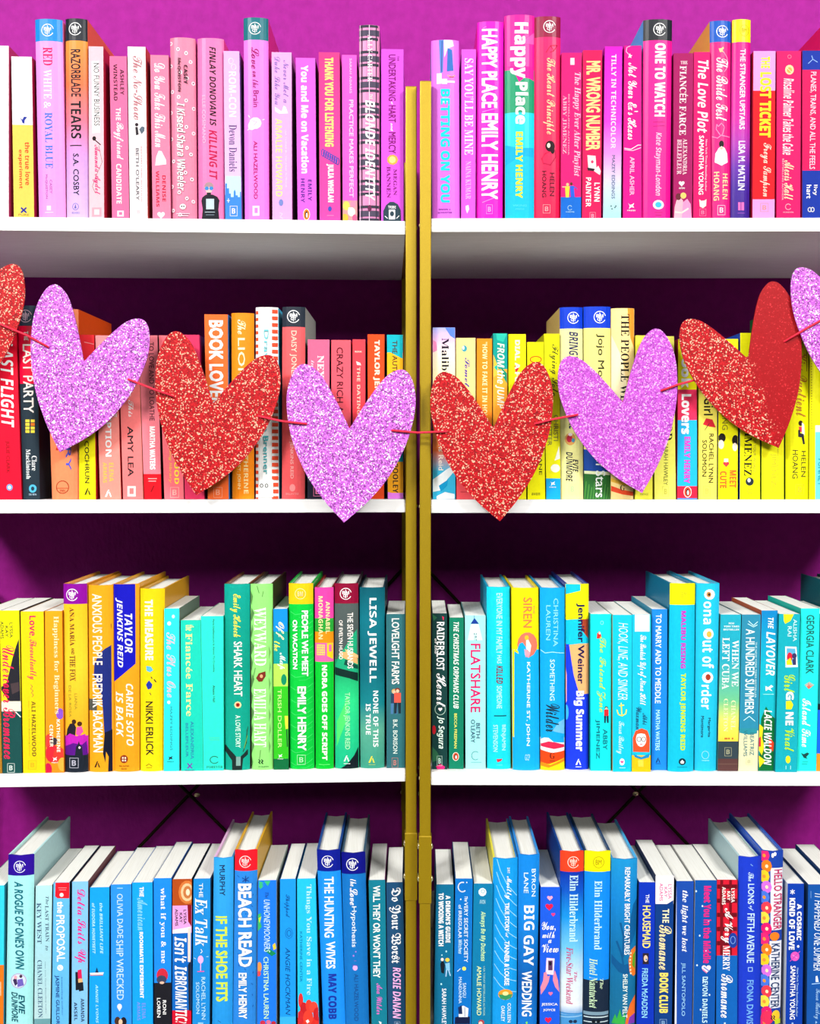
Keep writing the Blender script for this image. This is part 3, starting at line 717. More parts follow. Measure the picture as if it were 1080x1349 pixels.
bk(P_, (685, 797, 305, 683, 790, 1260), 'aa1462', '8a1050', 'plum paperback with embracing pair in pink at the foot', HZ('THE', 724, 764, 350, 368, 'ffe4ea', 'f'), T('FIANCÉE FARCE', 378, 775, 720, 764, 'ffe4ea', 'f'), T('ALEXANDRIA', 795, 1002, 738, 760, 'ffd8e4', 'f'), T('BELLEFLEUR', 800, 1000, 705, 728, 'ffd8e4', 'f'),
   HT(730, 1052, 17, WH), HZ('AVON', 714, 748, 1074, 1084, WH, 'n'), Pg('f0b8c8', 686, 1262, 690, 1190, 700, 1150, 720, 1130, 738, 1150, 742, 1262), O(712, 1128, 16, 20, '6a2030'), Pg('ff98c8', 730, 1262, 738, 1160, 762, 1140, 782, 1170, 788, 1262), O(740, 1122, 17, 18, 'f0d070'), LN('ffe0d8', 9, 694, 1216, 730, 1220, 768, 1196))
crop(890, 0, 4.353, 0, UR)
bk(P_, (104, 196, 298, 100, 202, 1258), 'f21272 ~1258 e0106a', 'c81060', 'deep pink paperback with bold slanting white script', T('The Love Plot', 345, 762, 128, 186, WH, 'k'), T('SAMANTHA YOUNG', 778, 1116, 134, 158, WH, 'n'), T('New York Times Bestselling Author', 800, 1096, 168, 178, 'ffc8e0', 'n'), Pg('f8f0e0', 134, 1142, 146, 1152, 164, 1150, 176, 1142, 174, 1180, 156, 1194, 138, 1184), BOX(155, 1218, 18, 20, 'f080a8'))
bk(H_, (198, 320, 118, 206, 314, 1255), '0b5cc6 240 ee1682', 'dca414 c01068', 'rose jacket with blue top band, woman in white', CLUB(268, 180, 33, WH), Pg('ffe0a0', 246, 278, 262, 276, 272, 268, 276, 276, 268, 286, 274, 300, 264, 296, 254, 300), LN('ffb0d8', 3, 274, 296, 296, 330, 300, 380, 280, 410), T('The Bride Test', 330, 692, 234, 298, WH, 'c'),
   LN('ff98cc', 4, 212, 782, 240, 792, 268, 770, 280, 728, 262, 706, 244, 726, 236, 712, 232, 740, 256, 776, 312, 784), O(262, 826, 14, 20, '201018'), Pg(WH, 246, 850, 262, 838, 282, 850, 296, 880, 300, 930, 262, 950, 224, 930, 228, 880), O(262, 850, 9, 9, 'f0c8b0'),
   T('HELEN', 995, 1142, 270, 298, 'ffdca8', 'b'), T('HOANG', 985, 1150, 220, 248, 'ffdca8', 'b'), BOX(262, 1205, 21, 27, 'ffd8e8'))
bk(H_, (328, 434, 110, 318, 426, 1255), 'fff012 240 ec128c ~620 e418a0 ~820 b438b8 ~960 6a2cb0 ~1080 46209c ~1255 3a1c8c', 'a81880', 'jacket fading pink to indigo with yellow top band', RG(394, 174, 26, 32, 3, 'c8b810'), HZ('BM', 380, 408, 160, 186, 'c8b810', 'n'), T('THE STRANGER UPSTAIRS', 280, 742, 370, 396, 'ffe8f8', 'B'), T('LISA M. MATLIN', 808, 1090, 360, 396, 'f0e8ff', 'B'),
   R(358, 1160, 372, 1206, 'f070c0'), R(376, 1160, 392, 1206, 'f070c0'), LN('a050c0', 3, 356, 1222, 396, 1222))
bk(P_, (446, 572, 293, 440, 566, 1257), 'f8a4f2 520 f91422 1143 f8a0ec', 'd02040', 'pink and scarlet paperback with yellow title', T('THE', 325, 392, 490, 540, 'f8f828', 'x'), T('LOST TICKET', 414, 788, 484, 544, 'f8f828', 'x'), T('Freya Sampson', 820, 1128, 484, 544, 'ffd8c8', 'c'), BOX(508, 1190, 22, 24, 'f89890'))
bk(P_, (580, 718, 293, 578, 714, 1255), 'fb126a', 'd80c58', 'neon rose paperback with round cake emblem', RG(652, 325, 10, 10, 3, 'ff90b0'), O(652, 400, 25, 28, 'ffe8a8'), O(652, 402, 15, 17, 'd8a850'), LN('fff0d0', 3, 640, 392, 664, 414), T('Rosaline Palmer Takes the Cake', 450, 888, 618, 674, 'ffe4ec', 'k'), T('Alexis Hall', 920, 1146, 622, 676, 'ffe0bc', 'c'), T('BESTSELLING AUTHOR', 910, 1148, 611, 617, 'ffb0c0', 'n'),
   RG(645, 1186, 16, 16, 4, 'ffb0c8', 0.6, 5.6), HZ('FOREVER', 616, 676, 1214, 1221, 'ffb0c8', 'n'))
bk(P_, (726, 850, 290, 725, 850, 1255), '0c32a4 400 f20a5e 978 0c32a4', 'a00c50', 'navy and raspberry paperback with lowercase author name', LN('90b8f0', 4, 760, 364, 786, 340, 812, 356), LN('90b8f0', 4, 786, 340, 780, 320), T('PLANES, TRAINS, AND ALL THE FEELS', 412, 970, 770, 798, 'ffd8ec', 's'), T('livy', 1060, 1120, 786, 812, WH, 'b'), T('hart', 1060, 1138, 750, 776, WH, 'b'), RG(768, 1202, 9, 12, 5, WH), RG(784, 1202, 9, 12, 5, WH))
bk(H_, (864, 1000, 118, 864, 1000, 1255), 'd01458', 'cc1048', 'tall red jacket only its side and top corner showing')

# ================================================================== ROW 2, left bookcase
crop(0, 330, 3.647, 1, UL)
bk(P_, (-60, 78, 385, -20, 104, 1195), 'ee0c30', 'b00820', 'scarlet paperback with slanting white capitals', T('THE LAST FLIGHT', 300, 850, -2, 68, WH, 'k'), T('JULIE CLARK', 915, 1070, 24, 48, '900818', 'n'), O(46, 1138, 15, 16, '6aa0e8'), O(46, 1138, 8, 9, 'f0f4ff'))
bk(H_, (80, 172, 264, 108, 188, 1200), '2e3c4e 362 f2083a 640 25343f', '1c242c 161c24', 'red and slate jacket with little lit windows', CLUB(122, 315, 29, 'c8a8b8'), T('THE', 388, 432, 115, 136, 'fff0e8', 'b'), T('LAST PARTY', 450, 780, 108, 162, 'fff4ec', 'n'),
   [R(122 + (k % 2) * 26, 812 + (k // 2) * 17, 142 + (k % 2) * 24, 825 + (k // 2) * 17, 'f8d840' if k != 3 else 'f07818') for k in range(8)], T('Clare', 986, 1058, 152, 176, 'f0f4f4', 'f'), T('Mackintosh', 955, 1098, 124, 148, 'f0f4f4', 'f'), O(157, 1144, 18, 20, '50b8e0'), O(157, 1144, 8, 10, '203848'), HZ('SB', 138, 176, 1168, 1176, 'a0b8c8', 'n'))
bk(H_, (215, 372, 280, 246, 376, 1200), 'ff8c5e', 'c8440f', 'coral orange jacket with blue title and ringed emblem', T('LESSONS IN', 560, 960, 262, 300, 'e03828', 's'), T('CHEMISTRY', 560, 1056, 310, 342, '4858c8', 's'), RG(300, 1137, 30, 30, 4, '9a3818'), LN('9a3818', 3, 272, 1142, 328, 1142), HZ('PAN', 288, 312, 1148, 1160, '9a3818', 'n'))
bk(P_, (378, 452, 405, 381, 460, 1203), 'ee2a34 700 fbf010', 'e02a34', 'yellow paperback, red above, below the leftmost purple heart', T('ALISON COCHRUN', 760, 1118, 404, 430, '2a2818', 'n'), AYE(421, 1158, 16, '302c10'), LN('f8a0a0', 3, 405, 440, 450, 450))
bk(P_, (458, 560, 408, 482, 582, 1203), 'f88a8c ~1203 ff9484', 'd81c30', 'salmon paperback with yellow author name', T('THE SPANISH LOVE', 440, 800, 535, 560, WH, 'n'), T('DECEPTION', 690, 990, 504, 536, WH, 'b'), T('ELENA', 1020, 1110, 524, 546, 'ffc050', 'b'), T('ARMAS', 1018, 1116, 494, 514, 'ffc050', 'b'), AYE(521, 1166, 17, WH))
bk(P_, (568, 665, 400, 592, 688, 1203), 'fc7c7c', 'f0a070', 'coral paperback with wide spaced dark author name', T('Woke Up Like This', 420, 800, 602, 642, 'ffe8e8', 'c'), T('AMY LEA', 845, 1086, 612, 642, '302428', 'n'), R(612, 1132, 652, 1182, 'ffe0dc'), R(622, 1142, 642, 1170, 'fc7c7c'))
crop(180, 330, 3.647, 1, UL)
bk(P_, (10, 100, 408, 37, 119, 1203), 'f7808e 1074 f01020', '3a1018', 'soft rose paperback with red foot', T('TO LOVE AND TO LOATHE', 440, 818, 58, 86, '5a1828', 's'), T('MARTHA WATERS', 845, 1052, 62, 90, WH, 'x'), LN('ffb0b0', 4, 56, 1096, 96, 1096), LN('ffb0b0', 4, 58, 1108, 92, 1108), Pg('8a0c14', 66, 1160, 80, 1130, 86, 1130, 72, 1160))
bk(P_, (106, 206, 408, 134, 227, 1205), 'f8707c', 'b02038', 'warm pink paperback with yellow lettering', T('NEIGHBORHOOD', 720, 1122, 178, 204, 'fbe038', 'b'), T('lending library', 900, 1118, 152, 170, 'f8b848', 'k'), BOX(182, 1162, 20, 24, 'ffb0a8'))
bk(P_, (212, 300, 405, 232, 326, 1205), 'e43460', 'c01838 c80c48', 'crimson pink paperback with plain visible top', T('THE BODYGUARD', 560, 1000, 262, 292, 'ffd0d8', 's'))
bk(P_, (325, 437, 307, 342, 442, 1207), 'fb6c2e', '4a90e0', 'orange paperback with blocky white capitals and blue side', T('BOOK LOVERS', 335, 775, 346, 418, WH, 'X'), BOX(390, 1162, 20, 24, 'f8a080'))
bk(H_, (453, 562, 300, 457, 562, 1207), 'fb8c14', '5a2448', 'amber jacket with cream capitals', T('The', 332, 402, 484, 524, 'ffecc0', 'c'), T("LION'S DEN", 420, 900, 486, 524, 'ffecc0', 's'), T('KATHERINE', 930, 1168, 514, 536, 'ffe09c', 'b'), T('ST. JOHN', 1030, 1146, 480, 500, 'ffe09c', 's'))
st = [R(560, 290 + k * 32, 584, 306 + k * 32, 'f05030') for k in range(29)] + [R(650, 284 + k * 32, 690, 302 + k * 32, 'f05030') for k in range(29)]
bk(H_, (570, 678, 272, 570, 682, 1203), 'fdfdfb', '3aa8e0 30a4e0', 'white jacket edged with orange red stripes', st, T('Drawing Home', 380, 830, 604, 636, '70c8d0', 's'), T('Jamie Brenner', 745, 1075, 600, 634, '30b0b8', 's'), R(585, 1100, 655, 1185, 'fdfdfb'), RG(600, 1130, 7, 8, 4, '202020'), RG(624, 1130, 7, 8, 4, '202020'))
crop(355, 330, 3.647, 1, UL)
bk(H_, (60, 170, 270, 58, 168, 1203), '262e3a 367 fb5e62', '90908c', 'coral red jacket with charcoal band and grey side', CLUB(115, 317, 29, WH), T('DAISY JONES & THE SIX', 385, 790, 96, 132, 'ffd0bc', 's'), T('TAYLOR JENKINS REID', 800, 1096, 94, 116, 'ffb8b4', 's'), O(110, 1140, 14, 18, 'ff9a9a'), HZ('BALLANTINE', 78, 140, 1164, 1174, 'ff9a9a', 'n'))
bk(P_, (184, 288, 428, 182, 286, 1200), 'f0668c 1080 383848 1112 202030', '181420', 'dusty pink paperback with charcoal foot', T('NEXT TO YOU', 505, 860, 230, 262, WH, 'f'), T('in line', 525, 640, 200, 214, 'ffd0e0', 'i'), BOX(230, 1158, 18, 22, 'f080a8'))
bk(P_, (297, 390, 430, 296, 391, 1200), 'fa5c6c', 'e8303c', 'watermelon paperback with thin dark capitals', T('CRAZY RICH ASIANS', 465, 900, 322, 354, '4a1020', 's'))
bk(P_, (399, 460, 427, 398, 460, 1200), 'fb4450', 'c01c30', 'slim bright red paperback', T('THE DATING PLAN', 560, 900, 420, 436, 'ffc4b4', 'b'), Pg('ffe8e0', 416, 532, 436, 540, 440, 552, 420, 550), HZ('BERK', 410, 444, 482, 490, 'ffd0c0', 'n'))
bk(P_, (471, 552, 403, 474, 550, 1200), 'f24c1c', '1c1018', 'vermilion paperback with pale capitals', T('TAYLOR JENKINS REID', 430, 900, 498, 530, 'ffe0c8', 'x'))
bk(P_, (564, 640, 405, 568, 642, 1197), '10b4c4 490 ffba1c 900 10a8b8 1015 f8a81c 1165 f080f0', '8a1018', 'teal and marigold paperback', Pg('10b4c4', 564, 470, 640, 470, 640, 520, 600, 500, 564, 480), Pg('f080f0', 568, 1160, 600, 1168, 642, 1190, 642, 1197, 568, 1197), T('THE AUTHENTICITY PROJECT', 432, 900, 582, 614, '4a3020', 'n'), T('CLARE POOLEY', 900, 1165, 592, 618, '3a2c20', 'b'))
# ---- row 2, right bookcase
crop(545, 330, 3.647, 1, UR)
bk(P_, (91, 198, 370, 91, 200, 1197), 'a8b0f8 ~430 f0c0f0 ~500 fff0d8 ~600 fff4c0 ~850 ffa860 ~960 ff7a38 ~1060 40c0e8 ~1197 30b4e0', '801848', 'sunset coloured paperback with black serif title and surf', Pg('5a80f0', 150, 370, 198, 370, 198, 425, 175, 410), Pg('f890c8', 92, 430, 108, 440, 112, 480, 92, 490),
   T('Malibu Rising', 420, 800, 124, 168, '1a1424', 'f'), T('Taylor Jenkins Reid', 720, 1056, 112, 142, 'fff0e0', 's'), Pg('f4fcff', 92, 1100, 120, 1080, 160, 1050, 196, 1030, 196, 1060, 160, 1100, 140, 1150, 92, 1160), Pg('f4fcff', 110, 1180, 150, 1160, 196, 1170, 196, 1197, 110, 1197), Pg('10a0d8', 120, 1130, 165, 1100, 160, 1130, 130, 1160))
bk(P_, (203, 296, 420, 205, 297, 1197), 'ffe08e 1010 f4545c', 'c03048', 'buttery yellow paperback with indigo script and globe', O(243, 471, 13, 15, '3aa0b0'), O(238, 468, 6, 9, 'e8f0d0'), T('Something Wild', 515, 900, 234, 268, '4030a0', 'c'), LN('c83040', 3, 225, 1160, 260, 1160))
bk(P_, (303, 376, 423, 300, 376, 1197), 'ff901e', 'e06818', 'orange paperback with small cream capitals', T('"HOW TO FAKE IT IN HOLLYWOOD"', 440, 940, 330, 352, 'fff0b0', 'b'))
bk(P_, (381, 449, 398, 380, 450, 1197), '0c9c90 570 ffa830', '0a6868', 'teal and orange paperback with leaf pattern', Pg('2ac0a8', 395, 400, 448, 400, 430, 440, 400, 430), Pg('ffc040', 382, 500, 398, 540, 412, 590, 382, 610), Pg('18b8a0', 385, 560, 405, 545, 400, 580), Pg('0c8a68', 420, 560, 448, 590, 448, 640, 425, 600), T('FROM the JUMP', 445, 760, 392, 436, 'fff8e0', 'k'))
bk(P_, (455, 538, 402, 456, 540, 1200), 'fbf20c', 'c8b808', 'lemon yellow paperback with pale blurred capitals', T('DIAL A FOR AUNTIES', 430, 860, 486, 508, 'fffbd0', 'x'), Pg('e02030', 482, 552, 506, 566, 490, 590))
bk(P_, (545, 624, 440, 547, 631, 1203), 'f7f204', 'a8a008', 'yellow paperback with red ring near the top', RG(586, 524, 27, 15, 5, 'd85a10'), T('AMANDA JANE', 780, 1078, 598, 616, '2a2a10', 's'), T('WILLIAMS', 820, 1066, 568, 584, '2a2a10', 's'), HZ('avon', 566, 606, 1164, 1176, '6a6818', 'b'))
crop(710, 330, 3.647, 1, UR)
bk(P_, (24, 98, 400, 35, 103, 1203), 'f6f210 1095 12a4e4', 'b8b010', 'yellow paperback with sky blue foot', T('Flying Solo', 450, 700, 48, 92, '5a5a18', 'c'), T('CHRISTI', 790, 915, 70, 92, '8a8a38', 'n'), T('CUTTER', 800, 938, 42, 62, '8a8a38', 'n'), Pg('fffff0', 74, 1010, 96, 940, 100, 1000), O(78, 1046, 22, 20, 'fffff0'), CAT(66, 1120, 12, WH))
bk(H_, (101, 211, 272, 106, 214, 1203), '0a3cca 375 fbf7a2', 'b89c58 e8d890', 'pale yellow jacket with royal blue band and crest', CLUB(165, 323, 27, WH), T('BRINGING DOWN', 390, 700, 144, 186, '2c2c60', 'k'), T('THE DUKE', 700, 860, 144, 186, '2c2c60', 'k'), O(150, 906, 26, 30, 'f0b060'), O(146, 904, 14, 18, 'd83048'), O(164, 912, 8, 10, '4aa0c0'), O(150, 884, 10, 8, 'fff0f0'),
   T('EVIE', 1003, 1066, 162, 188, '22223a', 'k'), T('DUNMORE', 968, 1110, 130, 160, '22223a', 'k'), BOX(160, 1146, 15, 24, 'b8d8a0'))
bk(H_, (216, 345, 269, 218, 346, 1203), '0a3cca 372 fff284 955 1c48a0 1065 2c6c30', '183060', 'yellow jacket with blue band and green foot', CLUB(292, 320, 28, WH), T('Jojo Moyes', 400, 690, 274, 312, '3a3a28', 's'), T('The Giver', 760, 950, 274, 312, '3a3a28', 's'), T('of Stars', 985, 1186, 272, 318, 'f0f8f0', 's'), Pg('e8f0c0', 216, 1058, 346, 1064, 346, 1080, 216, 1072), [LN('5aa048', 3, 220 + k * 13, 1200, 228 + k * 13, 1110 + (k % 3) * 14) for k in range(10)])
bk(H_, (348, 460, 277, 347, 456, 1203), 'ffe094', 'd87820', 'cream and orange jacket with heavy black capitals', Pg('ff9a30', 425, 277, 460, 277, 460, 470, 440, 420, 430, 340), Pg('fff0c0', 347, 400, 400, 520, 430, 700, 347, 760), T('THE PEOPLE WE KEEP', 305, 880, 394, 430, '201c18', 'f'), Pg('e84c28', 347, 1130, 400, 1150, 456, 1160, 456, 1180, 400, 1172, 347, 1156), Pg('f8c040', 347, 1092, 400, 1112, 456, 1124, 456, 1136, 400, 1128, 347, 1110), HZ('G', 390, 412, 1126, 1154, '383020', 'f'))
bk(P_, (464, 545, 408, 462, 545, 1203), 'f8f24a', 'c8c020', 'light yellow paperback mostly behind a purple heart', HZ('VINTAGE', 484, 524, 1166, 1176, 'a8a028', 'n'))
bk(P_, (552, 648, 412, 555, 657, 1205), 'faf66a', 'd8c820', 'soft yellow paperback with olive author name', T('HEARTWOOD', 560, 912, 604, 640, '202018', 'f'), T('SARAH HAWLEY', 925, 1128, 600, 618, '7a7a38', 's'), BOX(608, 1158, 14, 24, 'c0b848'))
crop(890, 330, 3.647, 1, UR)
bk(P_, (12, 100, 425, 7, 103, 1203), 'fbf210 668 f0325e 815 22baf2 1132 f02444 1190 1890e0', 'b81c38', 'yellow, rose and cyan striped paperback', T('Book', 470, 660, 28, 72, WH, 'x'), T('Lovers', 690, 882, 28, 72, WH, 'x'), T('EMILY HENRY', 895, 1118, 42, 68, 'e048c8', 'x'), BIRD(57, 1160, 19, 27, 'f04830'))
bk(P_, (112, 200, 420, 109, 197, 1205), 'fbea62', 'c8a818', 'pale gold paperback with red umbrella', T('Weather Girl', 480, 792, 138, 178, '282418', 'b'), Pg('e02838', 130, 836, 146, 806, 176, 812, 192, 850, 160, 846), LN('403020', 3, 160, 832, 140, 862), T('RACHEL LYNN', 880, 1116, 160, 180, '403c20', 'n'), T('SOLOMON', 910, 1086, 128, 148, '403c20', 'n'), BOX(150, 1156, 16, 24, 'd8c858'))
bk(P_, (206, 300, 425, 203, 297, 1205), 'f9f310', '0c2c80', 'yellow paperback with two dark haired faces', T('COMING', 700, 862, 224, 250, '98902a', 's'), O(222, 900, 18, 22, '201c18'), O(218, 932, 14, 22, 'f4e0d0'), O(286, 912, 16, 26, '201c18'), O(284, 944, 12, 20, 'f4e0d0'), HT(242, 1026, 15, 'e03848'), R(232, 1000, 252, 1016, 'fff0e8'),
   T('MEET', 1055, 1140, 258, 290, 'ea7424', 'x'), T('CUTE', 1060, 1142, 212, 244, 'ea7424', 'x'))
bk(P_, (310, 402, 396, 308, 405, 1203), 'f8f40c', '1848b0 a8a010', 'bright yellow paperback with heavy black name, round emblem', T('ABBY JIMENEZ', 700, 1082, 328, 364, '1c1c18', 'f'), T('PART OF YOUR WORLD', 850, 1066, 374, 384, 'b8b030', 'n'), O(355, 1110, 20, 20, '24303c'), O(352, 1104, 8, 10, 'f0f4f0'), RG(356, 1156, 11, 11, 3, 'c0b828', .6, 5.6))
bk(P_, (413, 519, 412, 412, 519, 1203), 'f5ef18', '0c6434', 'yellow paperback with faint ochre name', T('JIMENEZ', 975, 1130, 454, 482, 'cfc426', 's'), T('bestselling author', 940, 1110, 486, 494, 'cfc426', 'n'), RG(468, 1146, 12, 13, 3, 'd0c428', .6, 5.6))
bk(H_, (532, 644, 265, 532, 641, 1197), '1a54b4 365 f8f40c', '0a5a2c', 'yellow jacket with blue top band and green side', CLUB(597, 320, 25, '90b8e8'), T('The Kiss Quotient', 390, 800, 582, 632, 'c88428', 'c'), LN('806028', 3, 632, 460, 632, 580), O(600, 830, 11, 13, '301c18'), Pg('e83848', 590, 846, 608, 846, 610, 872, 594, 872), Pg('fffff4', 606, 826, 618, 836, 620, 888, 606, 880), Pg('282430', 594, 876, 616, 882, 622, 930, 612, 932, 604, 896, 596, 900), R(588, 862, 598, 896, '282430'),
   T('HELEN', 963, 1088, 604, 626, '5a5420', 's'), T('HOANG', 958, 1096, 562, 586, '5a5420', 's'), BOX(596, 1148, 20, 24, 'd8c828'))
bk(H_, (650, 770, 262, 646, 770, 1197), 'faf60c', 'a8a010', 'yellow jacket with small cyan panel', R(672, 868, 780, 1200, '70e8f0'), R(672, 840, 780, 872, 'f4fff4'), T('FUNNEY', 1000, 1130, 684, 704, '30a8b8', 's'), [O(656, 400 + k * 13, 2.5, 3, 'b8a820', 6) for k in range(36)])

# ================================================================== ROW 3, left bookcase
crop(0, 740, 4.353, 2, UL)
bk(P_, (-120, -6, 285, -100, 12, 1215), 'a87420', 'b07a28', 'tan paperback with only its edge showing')
bk(P_, (-2, 110, 280, 16, 127, 1226), 'f9f20e 800 f4ecd0 858 184c4a', '241c20', 'yellow and dark green paperback with crimson script', Pg('26262e', 108, 440, 118, 800, 50, 800, 0, 725, 40, 690, 70, 560, 90, 490), Pg('4a3c40', 60, 700, 108, 690, 112, 740, 70, 760), LN('f8f0e0', 6, 90, 862, 118, 890),
   T('Undercover Bromance', 480, 1130, 12, 92, 'ec1c54', 'c'), T('LYSSA', 350, 436, 54, 74, '4a5028', 's'), T('KAY', 368, 432, 30, 48, '4a5028', 's'), T('ADAMS', 342, 442, 2, 22, '4a5028', 's'), BOX(63, 1182, 20, 25, 'd8e8e0'))
bk(P_, (118, 250, 285, 134, 259, 1222), 'fcd214', 'd88c18', 'golden yellow paperback with pink red title', T('Love,', 310, 436, 162, 206, 'e2185c', 'b'), T('Theoretically', 446, 676, 152, 212, 'e2185c', 'c'), LN('c08040', 4, 176, 704, 186, 716, 176, 728, 190, 740, 180, 752, 192, 764, 184, 776), T('ALI HAZELWOOD', 800, 1116, 180, 208, '5c4a20', 'b'), T('New York Times Bestselling Author', 800, 1115, 162, 172, '9a7a28', 'n'), BOX(186, 1165, 22, 24, 'e0b020'))
bk(P_, (258, 356, 282, 262, 368, 1220), 'fca61a ~1220 f88e1c', 'd87010', 'orange paperback with painted balloons at the foot', T('Happiness for Beginners', 312, 872, 300, 344, 'ffecb4', 'f'), O(344, 872, 22, 32, '8a50d0'), O(280, 1030, 24, 42, 'f04038'), O(300, 1100, 40, 52, 'ee2836'), O(340, 1110, 34, 48, 'f03c30'), O(358, 1162, 26, 40, 'fcae40'), O(276, 1190, 22, 36, 'd01848'), O(310, 1030, 22, 22, '3a3038'),
   T('KATHERINE', 905, 1092, 324, 346, 'fff4e0', 'b'), T('CENTER', 935, 1062, 284, 306, 'fff4e0', 'b'), CAT(315, 1132, 14, WH))
bk(H_, (358, 494, 128, 368, 502, 1222), '8c0c9c 243 fbc024 ~600 fcd030 ~900 fbb428 1000 c422b8 1105 1c2430', 'e88420', 'amber jacket with purple top band and kissing couple', CLUB(413, 190, 33, WH), T('ANA MARÍA', 262, 482, 398, 434, '6c3420', 'f'), T('AND', 494, 532, 408, 426, '6c3420', 'n'), T('THE FOX', 538, 684, 398, 434, '6c3420', 'f'), T('LIANA', 755, 848, 426, 444, 'a8982c', 's'), T('DE LA ROSA', 710, 892, 392, 410, 'a8982c', 's'),
   Pg('24202c', 376, 1010, 384, 960, 400, 930, 424, 925, 436, 950, 430, 1010), O(424, 918, 13, 14, '3a2418'), O(456, 930, 14, 14, '4a2818'), Pg('f050a8', 440, 948, 468, 945, 476, 975, 455, 1000, 436, 990), Pg('c422b8', 368, 1010, 400, 985, 440, 1000, 488, 990, 490, 1040, 368, 1040), Pg('5a1488', 372, 1060, 420, 1040, 470, 1050, 494, 1030, 500, 1110, 372, 1110), Pg('1c2430', 430, 1110, 436, 1060, 446, 1048, 452, 1028, 458, 1050, 470, 1062, 474, 1110), O(456, 1066, 6, 7, 'ffe8f0'), BOX(424, 1154, 25, 28, 'b8b8c8'))
bk(H_, (502, 643, 135, 510, 652, 1222), 'fba41c', 'd88818', 'orange jacket with a dark blue cut-out figure', Pg('1e2c78', 652, 470, 600, 500, 566, 530, 540, 590, 536, 650, 556, 700, 580, 760, 590, 850, 600, 1010, 652, 1040), Pg('12162c', 652, 330, 632, 360, 640, 440, 652, 480), Pg('12162c', 600, 980, 652, 960, 652, 1222, 622, 1222, 590, 1100), R(500, 788, 556, 854, '50524c'), Pg('fba41c', 608, 1090, 622, 1120, 618, 1222, 600, 1222), T('ANXIOUS PEOPLE', 185, 592, 526, 588, 'fff0d8', 'n'), T('FREDRIK BACKMAN', 645, 1092, 528, 592, 'fff4e8', 'n'), AYE(558, 1162, 18, '2a2418'))
crop(130, 740, 4.353, 2, UL)
bk(H_, (81, 228, 128, 86, 230, 1218), 'faa01e', 'f0901c', 'orange jacket with slanted ultramarine block', Pg('1414b8', 80, 128, 208, 128, 210, 586, 84, 692), T('TAYLOR', 298, 522, 148, 194, WH, 'k'), T('JENKINS REID', 208, 606, 94, 140, WH, 'k'), T('CARRIE SOTO', 700, 1056, 156, 200, 'fff4e0', 'k'), T('IS BACK', 746, 1006, 96, 142, 'fff4e0', 'k'),
   O(145, 1132, 23, 24, '8a3418'), R(134, 1120, 143, 1130, 'f8e0c8'), R(148, 1120, 157, 1130, 'f8e0c8'), R(134, 1135, 143, 1145, 'f8e0c8'), R(148, 1135, 157, 1145, 'f8e0c8'), HZ('BALLANTINE', 118, 174, 1168, 1176, '8a5010', 'n'), HZ('BOOKS', 130, 162, 1184, 1192, '8a5010', 'n'))
bk(H_, (234, 380, 155, 236, 368, 1212), 'fbce12 ~600 fbd210 ~1212 fbe014', 'c8921c', 'yellow jacket with white and black capitals and blue shards', T('THE MEASURE', 218, 564, 262, 314, 'fffbe8', 'x'), Pg('58b8e8', 272, 598, 300, 602, 312, 622, 294, 634, 274, 626), Pg('2038a0', 270, 706, 288, 680, 308, 704, 302, 726, 282, 734), LN('1c2030', 5, 300, 660, 306, 670), LN('1c2030', 6, 318, 676, 328, 690), LN('1c2030', 4, 292, 752, 300, 764), T('NIKKI ERLICK', 802, 1110, 268, 314, '24241c', 'n'), LN('8a7010', 4, 272, 1170, 288, 1160, 306, 1172), HZ('WM', 272, 304, 1178, 1184, '8a7010', 'n'))
bk(P_, (372, 462, 268, 373, 462, 1212), '30f4f6', '6a8070', 'bright aqua paperback with silvery script', O(428, 314, 9, 11, 'c8ffff'), O(404, 354, 11, 12, 'f0ffff'), O(402, 806, 9, 10, 'f0ffff'), T('The Plus One', 405, 778, 388, 442, 'd8b8c8', 'c'), T('MAZEY EDDINGS', 830, 1082, 408, 424, '2c7c90', 's'), CAT(412, 1126, 15, '182838'))
bk(P_, (470, 592, 335, 473, 600, 1228), '1cd2b8', 'b8c030', 'turquoise paperback with yellow blackletter style title', T('the', 362, 396, 498, 546, 'f4f094', 'f'), T('Fiancée Farce', 410, 886, 498, 540, 'f4f094', 'f'), T('ALEXANDRIA', 915, 1132, 526, 546, '2c78ac', 's'), T('BELLEFLEUR', 925, 1120, 498, 514, '2c78ac', 's'), LN('7038b0', 7, 510, 1158, 534, 1184), LN('7038b0', 7, 534, 1158, 510, 1184), HZ('avon', 494, 548, 1194, 1200, '2078a0', 'n'))
crop(265, 740, 4.353, 2, UL)
bk(P_, (-10, 127, 312, 14, 129, 1210), '2ef0d0', '20c8a8', 'mint paperback with tiny dark title', T('Paris Daillencourt Is About To Crumble', 330, 632, 66, 78, '2a5a58', 'n'), T('Alexis Hall', 708, 806, 66, 80, '2a5a58', 'n'), LN('50b8a0', 3, 46, 1010, 104, 1010), LN('50b8a0', 3, 50, 1022, 104, 1022), RG(76, 1136, 25, 20, 5, '2a7a70', 0.6, 5.6), HZ('FOREVER', 30, 124, 1170, 1184, '2a7a70', 'f'))
